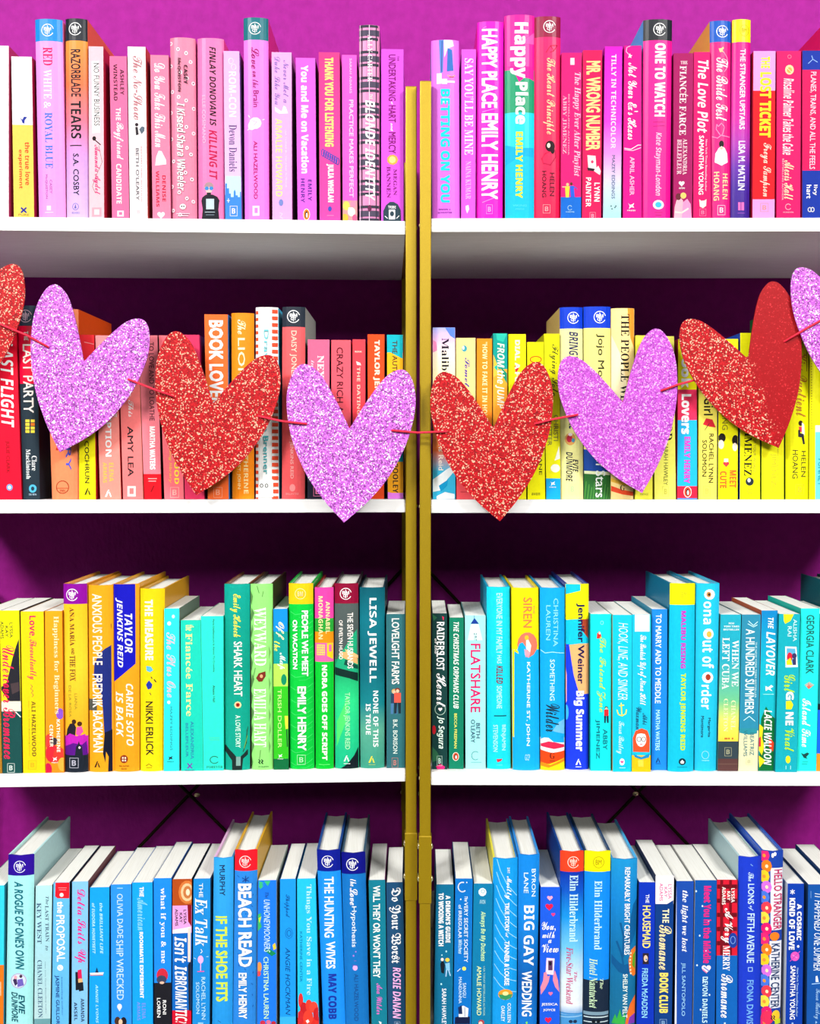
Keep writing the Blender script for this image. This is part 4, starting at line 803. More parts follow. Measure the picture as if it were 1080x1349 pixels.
bk(H_, (130, 277, 128, 135, 277, 1213), '0ea494 ~600 0c9a84 ~1213 10a890', '6a3c20', 'sea green jacket with black weed and red flower', Pg('1a2a2a', 133, 1045, 160, 1075, 190, 1105, 210, 1130, 240, 1105, 277, 1065, 277, 1100, 240, 1130, 232, 1213, 178, 1213, 176, 1140, 134, 1085), LN('2a4a30', 5, 277, 920, 262, 970, 258, 1040, 240, 1090), LN('70a838', 4, 264, 1000, 246, 1070), R(200, 1118, 226, 1170, '80a8a0'),
   T('Emily Habeck', 185, 432, 164, 228, 'f4ec48', 'c'), T('SHARK HEART', 458, 772, 186, 236, 'fff8f0', 'n'), O(210, 821, 21, 20, 'f0d8a0', 8), O(210, 821, 12, 12, 'c03020'), O(210, 821, 5, 5, '301010'), T('A LOVE STORY', 880, 1066, 196, 226, 'd8f8e8', 'n'))
bk(H_, (281, 408, 128, 288, 411, 1222), '96ec7c', '3c2818', 'pale green jacket with bark-like cracks and a moth', [Pg('5c8c4c', 284 + (k % 3) * 4, 170 + k * 95, 296 + (k % 2) * 8, 200 + k * 95, 288, 250 + k * 95, 282, 230 + k * 95) for k in range(11)], [Pg('78b860', 386 + (k % 2) * 8, 480 + k * 90, 398, 520 + k * 90, 388, 560 + k * 90) for k in range(7)], LN('5c8c4c', 4, 320, 140, 332, 180), LN('6c9c54', 4, 356, 170, 350, 200), LN('5c8c4c', 4, 310, 610, 290, 700), LN('6c9c54', 4, 340, 1080, 334, 1130),
   T('WEYWARD', 262, 596, 302, 374, 'fffff4', 'f'), Pg('7a2c20', 314, 668, 330, 640, 368, 628, 370, 656, 350, 686, 330, 688), O(345, 656, 9, 10, 'f0a878'), T('EMILIA HART', 728, 1062, 302, 374, 'fcfff0', 'f'), [LN('1c3c28', 6, 330 + 16 * k, 1134, 338 + 16 * k, 1142, 330 + 16 * k, 1150, 338 + 16 * k, 1158) for k in range(2)], HZ('ST MARTIN', 328, 386, 1172, 1179, '4a8048', 'n'))
bk(P_, (414, 494, 270, 416, 501, 1205), '1090f0 400 0f9c94 585 b4f058 715 34c422 1130 0c6c3c', '186838', 'blue, lime and green paperback with slanting title', T('Off', 345, 448, 428, 476, 'fff8c0', 'c'), T('the', 455, 512, 418, 452, 'f8f040', 'c'), T('Map', 522, 618, 436, 484, 'e8fff0', 'c'), O(474, 676, 16, 32, '0c8c60'), T('TRISH DOLLER', 730, 1068, 438, 462, 'c4f48c', 's'), Pg('f8e040', 478, 884, 500, 884, 500, 956, 484, 960), LN('204c30', 6, 490, 960, 494, 1060), CAT(454, 1114, 12, WH))
lv = []
for k in range(13):
    yy = 268 + k * 72
    lv += [LN('4ae472', 3, 640, yy, 610, yy + 22, 575, yy + 30), LN('4ae472', 3, 512, yy + 20, 540, yy + 36, 575, yy + 30), LN('3cd864', 3, 640, yy + 30, 600, yy + 50, 560, yy + 52)]
bk(H_, (500, 640, 125, 508, 648, 1195), 'fbc814 243 0ac840', '1c9838', 'emerald jacket with yellow top band and white capitals', RG(568, 184, 30, 30, 4, 'ffe89c'), HZ('BM', 552, 584, 170, 198, 'ffe89c', 'b'), lv, T('PEOPLE WE MEET', 280, 656, 576, 614, WH, 'X'), T('ON VACATION', 334, 616, 524, 552, WH, 'X'), T('EMILY HENRY', 715, 1082, 552, 602, WH, 'X'), BOX(574, 1135, 23, 27, 'a8f0b0'))
crop(400, 740, 4.353, 2, UL)
gd = [LN('f8e050', 4, 78 + 10 * k, 476, 78 + 10 * k, 534) for k in range(5)] + [LN('f8e050', 4, 76, 478 + 14 * k, 120, 478 + 14 * k) for k in range(5)]
bk(H_, (62, 170, 148, 68, 171, 1200), 'f244a4 325 28a038 402 fb9014 466 f464a8 574 0ac434', '8c1c20', 'pink, orange and green jacket with small yellow grid', gd, Pg('fbd020', 134, 466, 170, 466, 170, 560, 134, 540), Pg('f464a8', 144, 476, 160, 476, 160, 516, 144, 516), T('ANNABEL', 228, 412, 126, 150, 'ffe4a4', 'b'), T('MONAGHAN', 198, 444, 84, 110, 'ffe4a4', 'b'), T('NORA GOES OFF SCRIPT', 592, 1138, 104, 136, 'fff8f0', 'x'), LN('60f070', 4, 88, 1163, 150, 1163))
bk(H_, (176, 312, 125, 180, 316, 1194), '8c0c34 240 525e5c ~470 4a5656 560 14885c ~800 2cd888 ~1194 18b888', '2a2028', 'jacket of a green gown with maroon top band', CLUB(241, 184, 32, WH), Pg('1ca878', 200, 540, 230, 500, 280, 420, 312, 380, 316, 640, 180, 610), Pg('f4b070', 210, 520, 250, 516, 312, 560, 314, 592, 270, 570, 210, 545), Pg('f8c080', 236, 500, 290, 524, 314, 540, 312, 556, 250, 530), Pg('0c2c28', 180, 606, 240, 620, 316, 640, 316, 690, 260, 668, 180, 650), Pg('0c4c40', 240, 560, 316, 600, 316, 620, 230, 590), Pg('50f070', 190, 920, 230, 830, 256, 760, 250, 900, 210, 1000, 190, 1060),
   Pg('101c24', 316, 1060, 316, 1194, 200, 1194, 250, 1160, 290, 1110), T('THE SEVEN HUSBANDS', 292, 612, 250, 284, 'fff8f0', 'n'), T('OF EVELYN HUGO', 335, 560, 202, 224, 'fff8f0', 'n'), T('TAYLOR JENKINS REID', 750, 1076, 228, 266, 'a8f4b8', 'n'), AYE(246, 1128, 17, WH), LN(WH, 3, 230, 1158, 266, 1158))
bk(H_, (320, 465, 148, 325, 462, 1198), '0a5868 ~330 0f7484 ~600 0c6474 ~820 148088 ~960 58a890 ~1198 3c9c84', '102c38', 'deep teal jacket with bold white capitals', T('LISA JEWELL', 208, 692, 366, 418, WH, 'b'), T('NONE OF THIS', 740, 1062, 398, 428, WH, 'b'), T('IS TRUE', 815, 992, 356, 384, WH, 'b'), AYE(390, 1134, 19, 'f0e040'), LN('b0c060', 3, 374, 1164, 410, 1164))
bk(P_, (473, 581, 300, 476, 580, 1210), '2f6c74', '1c444c', 'slate teal paperback with couple in jumpers', T('LOVELIGHT FARMS', 325, 702, 504, 548, 'fff8f0', 'n'), MAN(518, 728, 145, '28405c', '4878a8', hair='d8a860'), MAN(538, 722, 148, 'e85848', '202c38', hair='802818'), T('B.K. BORISON', 905, 1100, 512, 538, 'd8e8e0', 'n'), BOX(523, 1152, 17, 27, 'c08078'), R(472, 1196, 580, 1202, '50888c'))
# ---- row 3, right bookcase
crop(555, 740, 4.353, 2, UR)
bk(P_, (62, 148, 296, 62, 149, 1190), '123c3a', '0c2828', 'dark green paperback with compass emblem and white script', Pg('e82050', 118, 312, 130, 318, 126, 338), Pg('2a6848', 62, 300, 90, 320, 70, 340), Pg('2a6848', 62, 1060, 90, 1090, 110, 1130, 62, 1150), O(72, 964, 11, 26, 'c01828'), Pg('e82878', 84, 1172, 108, 1160, 136, 1176, 130, 1190, 90, 1190),
   T('RAIDERS', 345, 532, 88, 132, WH, 'b'), T('of the', 440, 528, 76, 90, WH, 'k'), T('LOST', 528, 622, 86, 132, WH, 'b'), T('Heart', 640, 832, 86, 142, WH, 'c'), RG(108, 846, 30, 32, 4, 'a8c8b8'), HT(108, 846, 12, 'fff0f0'), T('Jo Segura', 885, 1072, 88, 132, 'e8fff0', 'k'), BOX(104, 1142, 14, 28, 'c0e0d0'))
bk(P_, (160, 243, 320, 158, 241, 1188), '0c7c5e', '386048', 'green paperback with slanting white capitals', T('THE CHRISTMAS ORPHANS CLUB', 345, 842, 184, 214, 'f8fff4', 'k'), T('BECCA FREEMAN', 870, 1070, 188, 204, 'e4e868', 'n'), BIRD(197, 1117, 19, 25, 'e05028'))
bk(P_, (250, 368, 308, 254, 368, 1187), 'a4f6f4', '80c8d0', 'pale aqua paperback with pink capitals, blue lamp', Pg('1a3c98', 282, 356, 304, 322, 330, 356), LN('1a3c98', 3, 304, 308, 304, 324), Pg('e8fffc', 284, 358, 328, 358, 350, 450, 266, 450), HZ('THE', 300, 318, 410, 452, '30808c', 'n'), T('FLATSHARE', 470, 864, 282, 338, 'dc1c6c', 'n'), T('BETH', 925, 1012, 314, 336, '1c3462', 'n'), T("O'LEARY", 905, 1038, 284, 308, '1c3462', 'n'), RG(310, 1112, 22, 24, 4, '509ca0', 0.9, 5.4), LN('509ca0', 3, 284, 1150, 344, 1150))
bk(H_, (375, 508, 145, 378, 514, 1195), '18d4ea', '148cb0', 'cyan jacket with pale title, one dark word', T('EVERYONE IN MY FAMILY', 180, 528, 430, 464, 'b8f8fc', 'n'), T('HAS', 536, 584, 434, 460, 'b8f8fc', 'n'), T('KILLED', 596, 700, 430, 466, '80202c', 'k'), T('SOMEONE', 712, 842, 432, 462, 'b8f8fc', 'n'), LN('123c48', 6, 418, 884, 486, 884), T('BENJAMIN', 935, 1082, 456, 484, 'b0f4fc', 'n'), T('STEVENSON', 935, 1090, 412, 438, 'b0f4fc', 'n'), Pg('d83040', 430, 1132, 466, 1130, 456, 1144, 436, 1150), LN('70d0e0', 3, 432, 1166, 466, 1166))
bk(H_, (518, 672, 150, 525, 679, 1202), 'fbe20e 505 12acf2', 'e0b810', 'yellow over sky blue jacket with round coral emblem', Pg('fbe20e', 519, 495, 534, 510, 533, 1010, 522, 1004), Pg('fbe20e', 534, 500, 560, 515, 560, 530, 534, 516), O(608, 476, 58, 72, 'f07860'), Pg('12acf2', 552, 500, 562, 470, 580, 462, 600, 490, 610, 530, 590, 550, 560, 540), Pg('fff4e8', 600, 440, 612, 445, 630, 480, 624, 520, 600, 500), O(604, 436, 12, 14, 'f8c030'), Pg('f8a0b0', 590, 500, 626, 520, 616, 552, 594, 536),
   T('SIREN', 205, 378, 584, 634, 'e88440', 'n'), T('THE', 250, 300, 640, 650, 'e0a048', 'n'), T('KATHERINE ST. JOHN', 575, 1056, 600, 622, 'e8fcff', 'n'), HZ('GCP', 594, 622, 1104, 1140, 'a8e4f8', 'n'))
crop(695, 740, 4.353, 2, UR)
bk(H_, (72, 214, 150, 75, 213, 1202), '12a8ec 1010 f4fbff 1076 f04818 1160 fbd818', '1888c0', 'sky blue jacket with layered desert hills', LN('b0ecfa', 4, 76, 508, 100, 524, 140, 518, 210, 526), T('CHRISTINA', 210, 486, 148, 174, '88e0f8', 's'), T('LAUREN', 250, 450, 106, 130, '88e0f8', 's'), T('SOMETHING', 560, 796, 128, 154, 'ccf4ff', 's'), T('Wilder', 815, 976, 104, 184, '1c3040', 'c'), Pg('70c0f0', 140, 970, 180, 920, 213, 905, 213, 990),
   Pg('12a8ec', 75, 1000, 213, 1000, 213, 1040, 150, 1034, 110, 1002, 75, 1020), Pg('e82850', 76, 1046, 120, 1030, 160, 1036, 213, 1052, 213, 1070, 150, 1074, 76, 1060), Pg('f4fbff', 75, 1062, 140, 1076, 213, 1066, 213, 1086, 140, 1096, 75, 1080), Pg('fbd818', 75, 1150, 120, 1162, 213, 1128, 213, 1202, 75, 1202), Pg('f88a18', 75, 1150, 130, 1166, 213, 1130, 213, 1146, 120, 1182, 75, 1172), HZ('G', 126, 156, 1094, 1130, '7a2818', 'f'), LN('7a2818', 3, 126, 1142, 158, 1142))
bk(H_, (218, 352, 128, 220, 350, 1198), 'faf012 330 14c8e8 470 ffb878 760 1c3ce8', '1c2c80', 'jacket with yellow, cyan, peach and cobalt curved shapes', Pg('14c8e8', 218, 128, 302, 128, 302, 166, 218, 188), Pg('a84028', 302, 330, 352, 330, 352, 446, 316, 400), Pg('faf012', 218, 322, 280, 310, 330, 322, 218, 336), Pg('14c8e8', 218, 440, 300, 448, 352, 446, 352, 462, 218, 480), Pg('1c3ce8', 218, 476, 238, 474, 250, 560, 264, 650, 290, 740, 320, 810, 350, 864, 350, 900, 220, 900), Pg('1c3ce8', 218, 880, 350, 860, 350, 1198, 218, 1198),
   Pg('ffb0c0', 219, 600, 226, 650, 226, 800, 219, 820), O(224, 866, 12, 44, '3cb8f0'), T('Jennifer Weiner', 238, 700, 278, 324, '1c1c50', 'B'), T('Big Summer', 740, 1086, 264, 324, WH, 'x'), AYE(291, 1148, 17, WH), LN(WH, 3, 276, 1176, 308, 1176))
bk(P_, (360, 480, 300, 360, 476, 1198), '14e0e2', '10a8b0', 'turquoise paperback with yellow green script and small figures', RG(426, 350, 8, 10, 3, 'a0fcf8'), Pg('e83030', 398, 412, 410, 398, 420, 416, 424, 440, 396, 440), O(412, 410, 6, 7, 'fff0e0'), T('The Friend Zone', 430, 862, 398, 446, 'c0f058', 'c'), MAN(451, 828, 96, 'e02830', '1c3048'), T('ABBY', 960, 1078, 432, 456, '0c6c80', 's'), T('JIMENEZ', 905, 1130, 388, 412, '0c6c80', 's'))
bk(P_, (487, 600, 305, 488, 594, 1205), '14c8e8', 'd8b878', 'aqua paperback with gold anchor', T('HOOK, LINE, AND SINKER', 350, 792, 512, 572, 'd8f8ff', 'o'), LN('f8e440', 6, 536, 810, 540, 878), LN('f8e440', 6, 524, 826, 552, 822), LN('f8e440', 6, 512, 850, 520, 876, 540, 884, 562, 872, 566, 848), T('Tessa Bailey', 915, 1102, 508, 552, 'c8f8fc', 'c'), O(541, 1148, 15, 20, 'f8f0ff'), HT(541, 1148, 9, 'e04890'), LN('c8f4fc', 3, 526, 1182, 560, 1182))
crop(815, 740, 4.353, 2, UR)
bk(P_, (78, 184, 303, 75, 182, 1212), '18c2e2 1110 fbc414', '40a8c0', 'blue paperback with red haired woman in glasses', R(92, 303, 176, 400, 'fcfffc'), T('The Bookish Life', 420, 622, 108, 156, WH, 'c'), T('of Nina Hill', 630, 822, 108, 156, WH, 'c'), T('Abbi', 868, 935, 136, 164, '1c4c78', 'c'), T('Waxman', 832, 962, 98, 130, '1c4c78', 'c'),
   Pg('f0542c', 82, 1090, 80, 1010, 96, 970, 130, 955, 164, 968, 178, 1010, 176, 1092), O(128, 1018, 30, 44, 'fff4f0'), Pg('f0542c', 98, 990, 128, 962, 160, 990, 128, 984), RG(116, 1018, 12, 13, 3, '2c1c28'), RG(142, 1018, 12, 13, 3, '2c1c28'), LN('d83040', 4, 122, 1046, 134, 1046), Pg('1c90c8', 86, 1104, 130, 1120, 176, 1100, 174, 1122, 128, 1134, 90, 1120), R(110, 1136, 142, 1176, 'f8d848'))
bk(P_, (190, 278, 272, 188, 276, 1195), '1c8af2', '3c98b8', 'azure paperback with even white capitals', T('TO MARRY AND TO MEDDLE', 300, 812, 212, 240, 'f4fcff', 'n'), T('MARTHA WATERS', 850, 1082, 212, 234, 'b8f4e4', 'n'), AYE(225, 1138, 14, '14305c'), LN('14305c', 3, 212, 1158, 240, 1158))
bk(H_, (297, 442, 125, 284, 432, 1212), 'f6f60c 248 14c2e2', '0c6c8c', 'turquoise jacket with lemon top band, purple and lime lettering', RG(375, 188, 28, 34, 3, 'd0cc14'), HZ('BM', 358, 390, 172, 204, 'd0cc14', 'n'), T('MALIBU RISING', 282, 612, 358, 382, 'c834c4', 'x'), T('TAYLOR JENKINS REID', 640, 1082, 350, 380, 'ccf42c', 'x'), O(364, 1147, 21, 20, '183848'), Pg('f0f8f0', 352, 1148, 364, 1136, 376, 1148, 372, 1158, 356, 1158), LN('0c8098', 3, 336, 1178, 392, 1178))
oo = [O(521, 188, 31, 30, WH), O(516, 188, 14, 16, 'c89050'), O(518, 188, 7, 8, '382010'), O(514, 414, 30, 31, WH), O(518, 416, 15, 18, 'e8b848'), O(510, 664, 32, 32, WH), O(512, 662, 15, 18, 'a83820')]
bk(H_, (446, 582, 125, 438, 562, 1207), '24c4ea', '1898c0', 'light blue jacket with big white letters and round portraits', oo, T('ona', 228, 358, 486, 528, WH, 'b'), T('ut of', 452, 612, 480, 546, WH, 'b'), T('rder', 706, 846, 474, 530, WH, 'b'), T('Margarita', 895, 1006, 508, 526, '1c3c54', 'n'), T('Montimore', 885, 1008, 472, 488, '1c3c54', 'n'), RG(496, 1108, 20, 22, 3, 'a8f0fc'), LN('a8f0fc', 3, 476, 1140, 518, 1140))
crop(940, 740, 4.353, 2, UR)
bk(P_, (40, 157, 303, 22, 137, 1200), '20acc4 ~560 20a8c0 ~800 70c890 ~930 f0f060 ~1015 f8d848 1030 34444c 1130 5c3c3a', '40888c', 'teal to yellow paperback with dark city at the foot', HZ('NEW', 86, 118, 348, 358, 'e8fcf8', 'b'), HZ('YORK TIMES', 58, 146, 366, 376, 'e8fcf8', 'b'), HZ('BESTSELLER', 56, 146, 384, 394, 'e8fcf8', 'b'), T('WHEN WE', 450, 716, 106, 140, 'f8fff8', 'f'), T('LEFT CUBA', 435, 732, 50, 88, 'f8fff8', 'f'), T('CHANEL', 795, 962, 100, 124, 'e8f0b8', 'f'), T('CLEETON', 785, 974, 58, 80, 'e8f0b8', 'f'),
   [O(66 + 18 * (k % 3) + k * 3, 1014, 4, 6, 'c05030') for k in range(4)], BOX(82, 1090, 19, 24, 'a8a888'), LN('6c5048', 6, 24, 1160, 136, 1160))
bk(P_, (162, 270, 303, 141, 251, 1200), '2c8cac 955 2c90a0 968 f4ecb8', '24606c', 'dusty blue and cream paperback with winged ornament', LN('c8f4f4', 4, 200, 340, 228, 366, 252, 344), LN('c8f4f4', 4, 196, 356, 228, 374, 250, 362), T('A HUNDRED SUMMERS', 386, 872, 184, 230, 'e4f8f6', 'n'), T('THE NEW YORK TIMES BESTSELLER', 460, 780, 238, 244, 'b8e0e4', 'n'), LN('c8f4f4', 4, 172, 910, 204, 886, 236, 914), Pg('2c90a0', 140, 960, 250, 960, 248, 985, 200, 992, 142, 980), T('BEATRIZ', 980, 1110, 208, 230, '2c7c88', 's'), T('WILLIAMS', 965, 1116, 172, 192, '2c7c88', 's'), BOX(202, 1145, 16, 18, 'c8c898'))
bk(P_, (275, 370, 280, 255, 346, 1200), '1084c8 ~600 10b8d0 ~850 14b8c8', 'b05030', 'blue paperback with tropical leaves around the author name', Pg('0c6c34', 272, 900, 300, 830, 330, 880, 352, 900, 346, 1200, 256, 1200), Pg('f8e020', 262, 930, 284, 950, 278, 1010, 290, 1060, 276, 1110, 258, 1080), Pg('f04020', 318, 1000, 346, 1040, 340, 1090, 316, 1060), Pg('d82038', 260, 1010, 270, 1000, 270, 1060, 256, 1060), Pg('f8e020', 256, 1110, 296, 1140, 262, 1180),
   T('THE', 320, 384, 312, 342, WH, 'k'), T('LAYOVER', 402, 652, 302, 350, WH, 'k'), Pg('f0fff8', 296, 712, 312, 720, 330, 706, 342, 716, 324, 726, 336, 742, 312, 732, 298, 742), LN('b0f0e0', 3, 284, 760, 344, 760), T('LACIE WALDON', 850, 1166, 290, 330, WH, 'k'))
bk(P_, (372, 496, 300, 351, 476, 1212), '14acbc', '0c8490', 'teal paperback with snapshot and yellow green lettering', Pg('f6f020', 400, 300, 460, 300, 440, 340, 410, 356, 402, 340), T('ALISHA', 330, 456, 456, 476, 'c8f4f4', 's'), T('RAI', 370, 428, 424, 446, 'c8f4f4', 's'), Pg('f8fcfc', 410, 486, 474, 488, 482, 604, 412, 606), Pg('58b0d8', 418, 496, 468, 498, 472, 590, 418, 592), O(436, 546, 16, 26, 'e82038'), Pg('f8e020', 416, 570, 440, 550, 452, 592, 418, 592), O(462, 540, 14, 16, '3c3460'), Pg('3c3460', 450, 560, 472, 552, 472, 592, 454, 592),
   T('Girl', 648, 750, 404, 466, 'b8f020', 'c'), T('G', 745, 792, 414, 458, WH, 'x'), Pg('f4f020', 414, 800, 442, 796, 456, 820, 446, 846, 414, 846), T('NE', 862, 938, 412, 456, WH, 'x'), T('Viral', 955, 1088, 408, 462, 'b8f020', 'c'), O(426, 1134, 14, 22, 'e8f428'), LN('a8f0f0', 4, 414, 1170, 414, 1190), LN('a8f0f0', 4, 440, 1170, 440, 1190))
bk(P_, (501, 608, 268, 477, 587, 1200), '24ece2', '14b8a8', 'bright mint paperback with coral fan emblem', T('GEORGIA CLARK', 305, 642, 532, 572, '1c6464', 'n'), [LN('f07060', 4, 545, 728, 524 + k * 8, 690 + abs(k - 3) * 5) for k in range(7)], T('Island Time', 785, 1062, 508, 554, WH, 'c'), Pg('184848', 500, 1096, 516, 1104, 536, 1094, 548, 1100, 530, 1120, 538, 1130, 516, 1124), LN('18a8a0', 3, 510, 1148, 540, 1148), LN('18a8a0', 3, 506, 1160, 536, 1160))
bk(P_, (610, 720, 300, 588, 700, 1200), '0c7c84 815 141c24 850 1464e4 1100 fb9224', '0a5a60', 'teal, cobalt and orange paperback half out of view')
bk(H_, (735, 850, 140, 715, 840, 1200), '0c4c54', '0c4a52', 'tall dark teal jacket with only its side showing')

# ================================================================== ROW 4, left bookcase
crop(0, 1050, 4.514, 3, UL)
bk(P_, (-110, 26, 527, -120, 20, 1349), '34d4ec 1000 f87818', '2c90a8', 'cyan and orange paperback cut by the picture edge', LN('ffe0c0', 4, 4, 1100, 4, 1180))
bk(H_, (43, 198, 347, 29, 190, 1349), '2c0c98 468 a8eeee', 'a8d4d4', 'pale aqua jacket with violet top band and round portrait', CLUB(117, 415, 34, 'f0f0ff'), T("A ROGUE OF ONE'S OWN", 503, 1026, 84, 146, '0c6c80', 'O'), O(110, 1093, 48, 46, 'b8b0d8'), O(110, 1093, 42, 40, 'd8e4f4'), Pg('3c2c58', 76, 1090, 96, 1066, 104, 1110, 90, 1124), O(92, 1072, 10, 11, 'f0a8b8'), O(124, 1066, 9, 10, '4c3048'), Pg('7060c0', 104, 1086, 134, 1080, 142, 1120, 104, 1130),
   T('EVIE', 1175, 1292, 110, 148, '0c5c70', 'O'), T('DUNMORE', 1160, 1338, 66, 108, '0c5c70', 'O'))
bk(P_, (213, 310, 527, 203, 299, 1349), 'b4e8ea ~900 a8dce8 ~1250 b8dce0 1318 6ca0a8', '5c7c88', 'pale blue paperback with slate serif title', T('The', 590, 640, 272, 290, '3c5c7c', 'i'), T('LAST TRAIN', 646, 860, 268, 292, '3c5c7c', 'f'), T('to', 885, 912, 270, 288, '3c5c7c', 'i'), T('KEY WEST', 630, 872, 218, 248, '3c5c7c', 'f'), T('CHANEL CLEETON', 970, 1312, 222, 254, '406484', 'f'), T('New York Times Bestselling Author', 980, 1290, 266, 276, '507898', 'n'))
bk(P_, (318, 414, 508, 308, 408, 1349), '64bcf4', '1c3048', 'light blue paperback with red corner tag and tennis ball', Pg('f41c2c', 330, 508, 416, 508, 414, 602, 342, 602, 328, 590), O(366, 582, 12, 12, 'fff0f0'), LN('ffa0a8', 3, 348, 540, 396, 540), LN('ffa0a8', 3, 352, 552, 392, 552), T('the', 622, 690, 340, 376, WH, 'x'), T('PROPOSAL', 702, 978, 334, 388, WH, 'n'), O(358, 1015, 18, 18, 'f4fbff'), LN('64bcf4', 3, 346, 1006, 366, 1028), T('JASMINE GUILLORY', 1060, 1372, 324, 356, '1c3c8c', 'n'), T('bestselling author', 1070, 1300, 364, 374, '2c70c8', 'n'))
bk(P_, (429, 524, 503, 426, 520, 1349), '84c6fa', '704048', 'powder blue paperback with magenta script and lipstick', T('Delia Suits Up', 550, 986, 438, 512, 'ec1c8c', 'c'), Pg('1c2028', 448, 1040, 466, 1040, 470, 1146, 450, 1150), Pg('e02058', 462, 1030, 484, 1024, 488, 1078, 464, 1080), Pg('e8b878', 464, 1082, 490, 1078, 492, 1100, 466, 1104), Pg('1c2028', 466, 1104, 494, 1100, 498, 1150, 470, 1156), T('AMANDA', 1198, 1336, 480, 502, '24304c', 'b'), T('AKSEL', 1220, 1330, 440, 460, '24304c', 'b'))
bk(P_, (535, 650, 537, 530, 646, 1349), '14a2f2', '1870b8', 'azure paperback with small boat and pale slanting title', T('the BRILLIANT LIFE', 630, 932, 592, 614, 'b4ecfa', 'k'), T('of EUDORA HONEYSETT', 630, 930, 546, 568, 'b4ecfa', 'k'), Pg('f4fbff', 534, 1046, 618, 1042, 612, 1056, 540, 1060), LN('e04040', 4, 536, 1060, 612, 1058), Pg('182c50', 566, 1044, 576, 1012, 586, 1044), T('ANNIE LYONS', 1115, 1345, 568, 586, 'a8e8fa', 'k'))
crop(130, 1050, 4.514, 3, UL)
bk(P_, (72, 194, 520, 76, 196, 1349), '2c94fa', '1c68c0', 'cornflower paperback with light blue thin capitals', LN('a8d8ff', 5, 110, 542, 142, 542), T('OLIVIA DADE', 575, 838, 108, 146, 'c4e4ff', 's'), T('SHIP WRECKED', 850, 1206, 104, 150, 'c4e4ff', 's'), O(124, 1246, 14, 17, 'f4f0ff'), Pg('f4f0ff', 112, 1254, 136, 1254, 124, 1274), O(112, 1332, 18, 26, '4c3020'), O(148, 1336, 18, 28, '201820'), O(130, 1338, 12, 18, 'f0c8a8'))
bk(P_, (199, 320, 508, 201, 322, 1349), '14a4fa', '1474c8', 'sky blue paperback with tall white capitals', T('THE', 535, 592, 242, 268, WH, 'x'), T('American', 600, 792, 228, 292, '88d4ff', 'c'), T('ROOMMATE EXPERIMENT', 802, 1196, 242, 268, WH, 'x'), T('ELENA', 1225, 1318, 256, 280, '7494f4', 'b'), T('ARMAS', 1218, 1328, 228, 248, '7494f4', 'b'))
bk(P_, (327, 433, 483, 331, 430, 1349), '1c8cfa 1104 1c1c24', '1050a0', 'bright blue paperback with black foot and red haired head', T('what if you & me', 540, 988, 360, 402, WH, 'f'), O(378, 1060, 34, 42, 'd02c40'), O(374, 1086, 30, 26, '3c4460'), O(376, 1104, 14, 8, 'f0c0a8'), T('RONI', 1208, 1292, 380, 402, WH, 'n'), T('LOREN', 1195, 1310, 346, 368, WH, 'n'))
bk(P_, (439, 554, 488, 437, 550, 1349), 'b44c1a 645 f0a4e4 808 1068c4 1268 d41030', '18141c', 'paperback with coffee cup top and pink label', O(526, 566, 52, 70, 'd87838'), O(526, 566, 38, 54, 'f0c898'), O(528, 566, 26, 38, 'c87840'), O(530, 566, 12, 20, 'f8e0c0'), Pg('fff4fc', 439, 790, 500, 780, 548, 770, 548, 806, 437, 812), Pg('8c1020', 528, 640, 552, 640, 552, 770, 532, 740), Pg('1c2438', 530, 1000, 552, 960, 550, 1270, 536, 1270),
   Pg('f0d8d0', 530, 780, 548, 780, 546, 980, 530, 980), T('LYSSA', 670, 756, 504, 522, '402c48', 'n'), T('KAY', 688, 746, 480, 498, '402c48', 'n'), T('ADAMS', 665, 766, 454, 472, '402c48', 'n'), T("Isn't It", 830, 1062, 450, 524, WH, 'k'), T('BROMANTIC?', 1062, 1345, 454, 526, WH, 'k'))
bk(P_, (564, 664, 485, 557, 659, 1349), '1c8cdc', '184c70', 'medium blue paperback with pink microphone', T('THE', 512, 596, 596, 620, 'e8f4ff', 's'), T('Ex Talk', 600, 886, 572, 646, 'f8fcff', 'j' if False else 'i'), LN('e8f4ff', 4, 608, 905, 616, 918, 606, 928), O(606, 966, 17, 24, 'f0b8f0'), LN('f0b8f0', 5, 606, 990, 606, 1034), LN('e04ca0', 6, 588, 1038, 626, 1036), LN('c8ecff', 3, 566, 956, 576, 962), LN('c8ecff', 3, 640, 950, 652, 948), T('RACHEL LYNN', 1070, 1322, 610, 636, 'b8e4fc', 's'), T('SOLOMON', 1100, 1288, 578, 600, 'b8e4fc', 's'), R(590, 1340, 622, 1349, '98d0f0'))
crop(265, 1050, 4.514, 3, UL)
bk(H_, (72, 190, 363, 62, 184, 1349), '34a8f0 ~1349 2498e8', 'e8a4c8 3078b0', 'light blue jacket with yellow capitals, pink board', T('MURPHY', 405, 586, 108, 142, '1c2c54', 'n'), T('IF THE SHOE FITS', 710, 1216, 84, 158, 'd8f048', 'X'), LN('1c5c90', 4, 100, 1330, 116, 1340))
dd = [LN('1858b8', 4, 215 + 40 * (k % 3) + (k * 13) % 17, 470 + k * 22, 226 + 40 * (k % 3), 478 + k * 22) for k in range(38)]
bk(H_, (198, 332, 318, 186, 327, 1349), 'f81c2c 440 2c88e2', 'c89824', 'blue flecked jacket with red band, tan side', CLUB(262, 385, 34, 'ffe8e8'), dd, LN('1c3c90', 4, 244, 480, 284, 500), LN('1c3c90', 4, 246, 502, 282, 476), LN('1c3c90', 4, 264, 468, 264, 506), T('BEACH READ', 515, 1008, 218, 302, WH, 'X'), T('EMILY HENRY', 1045, 1316, 222, 272, WH, 'X'))
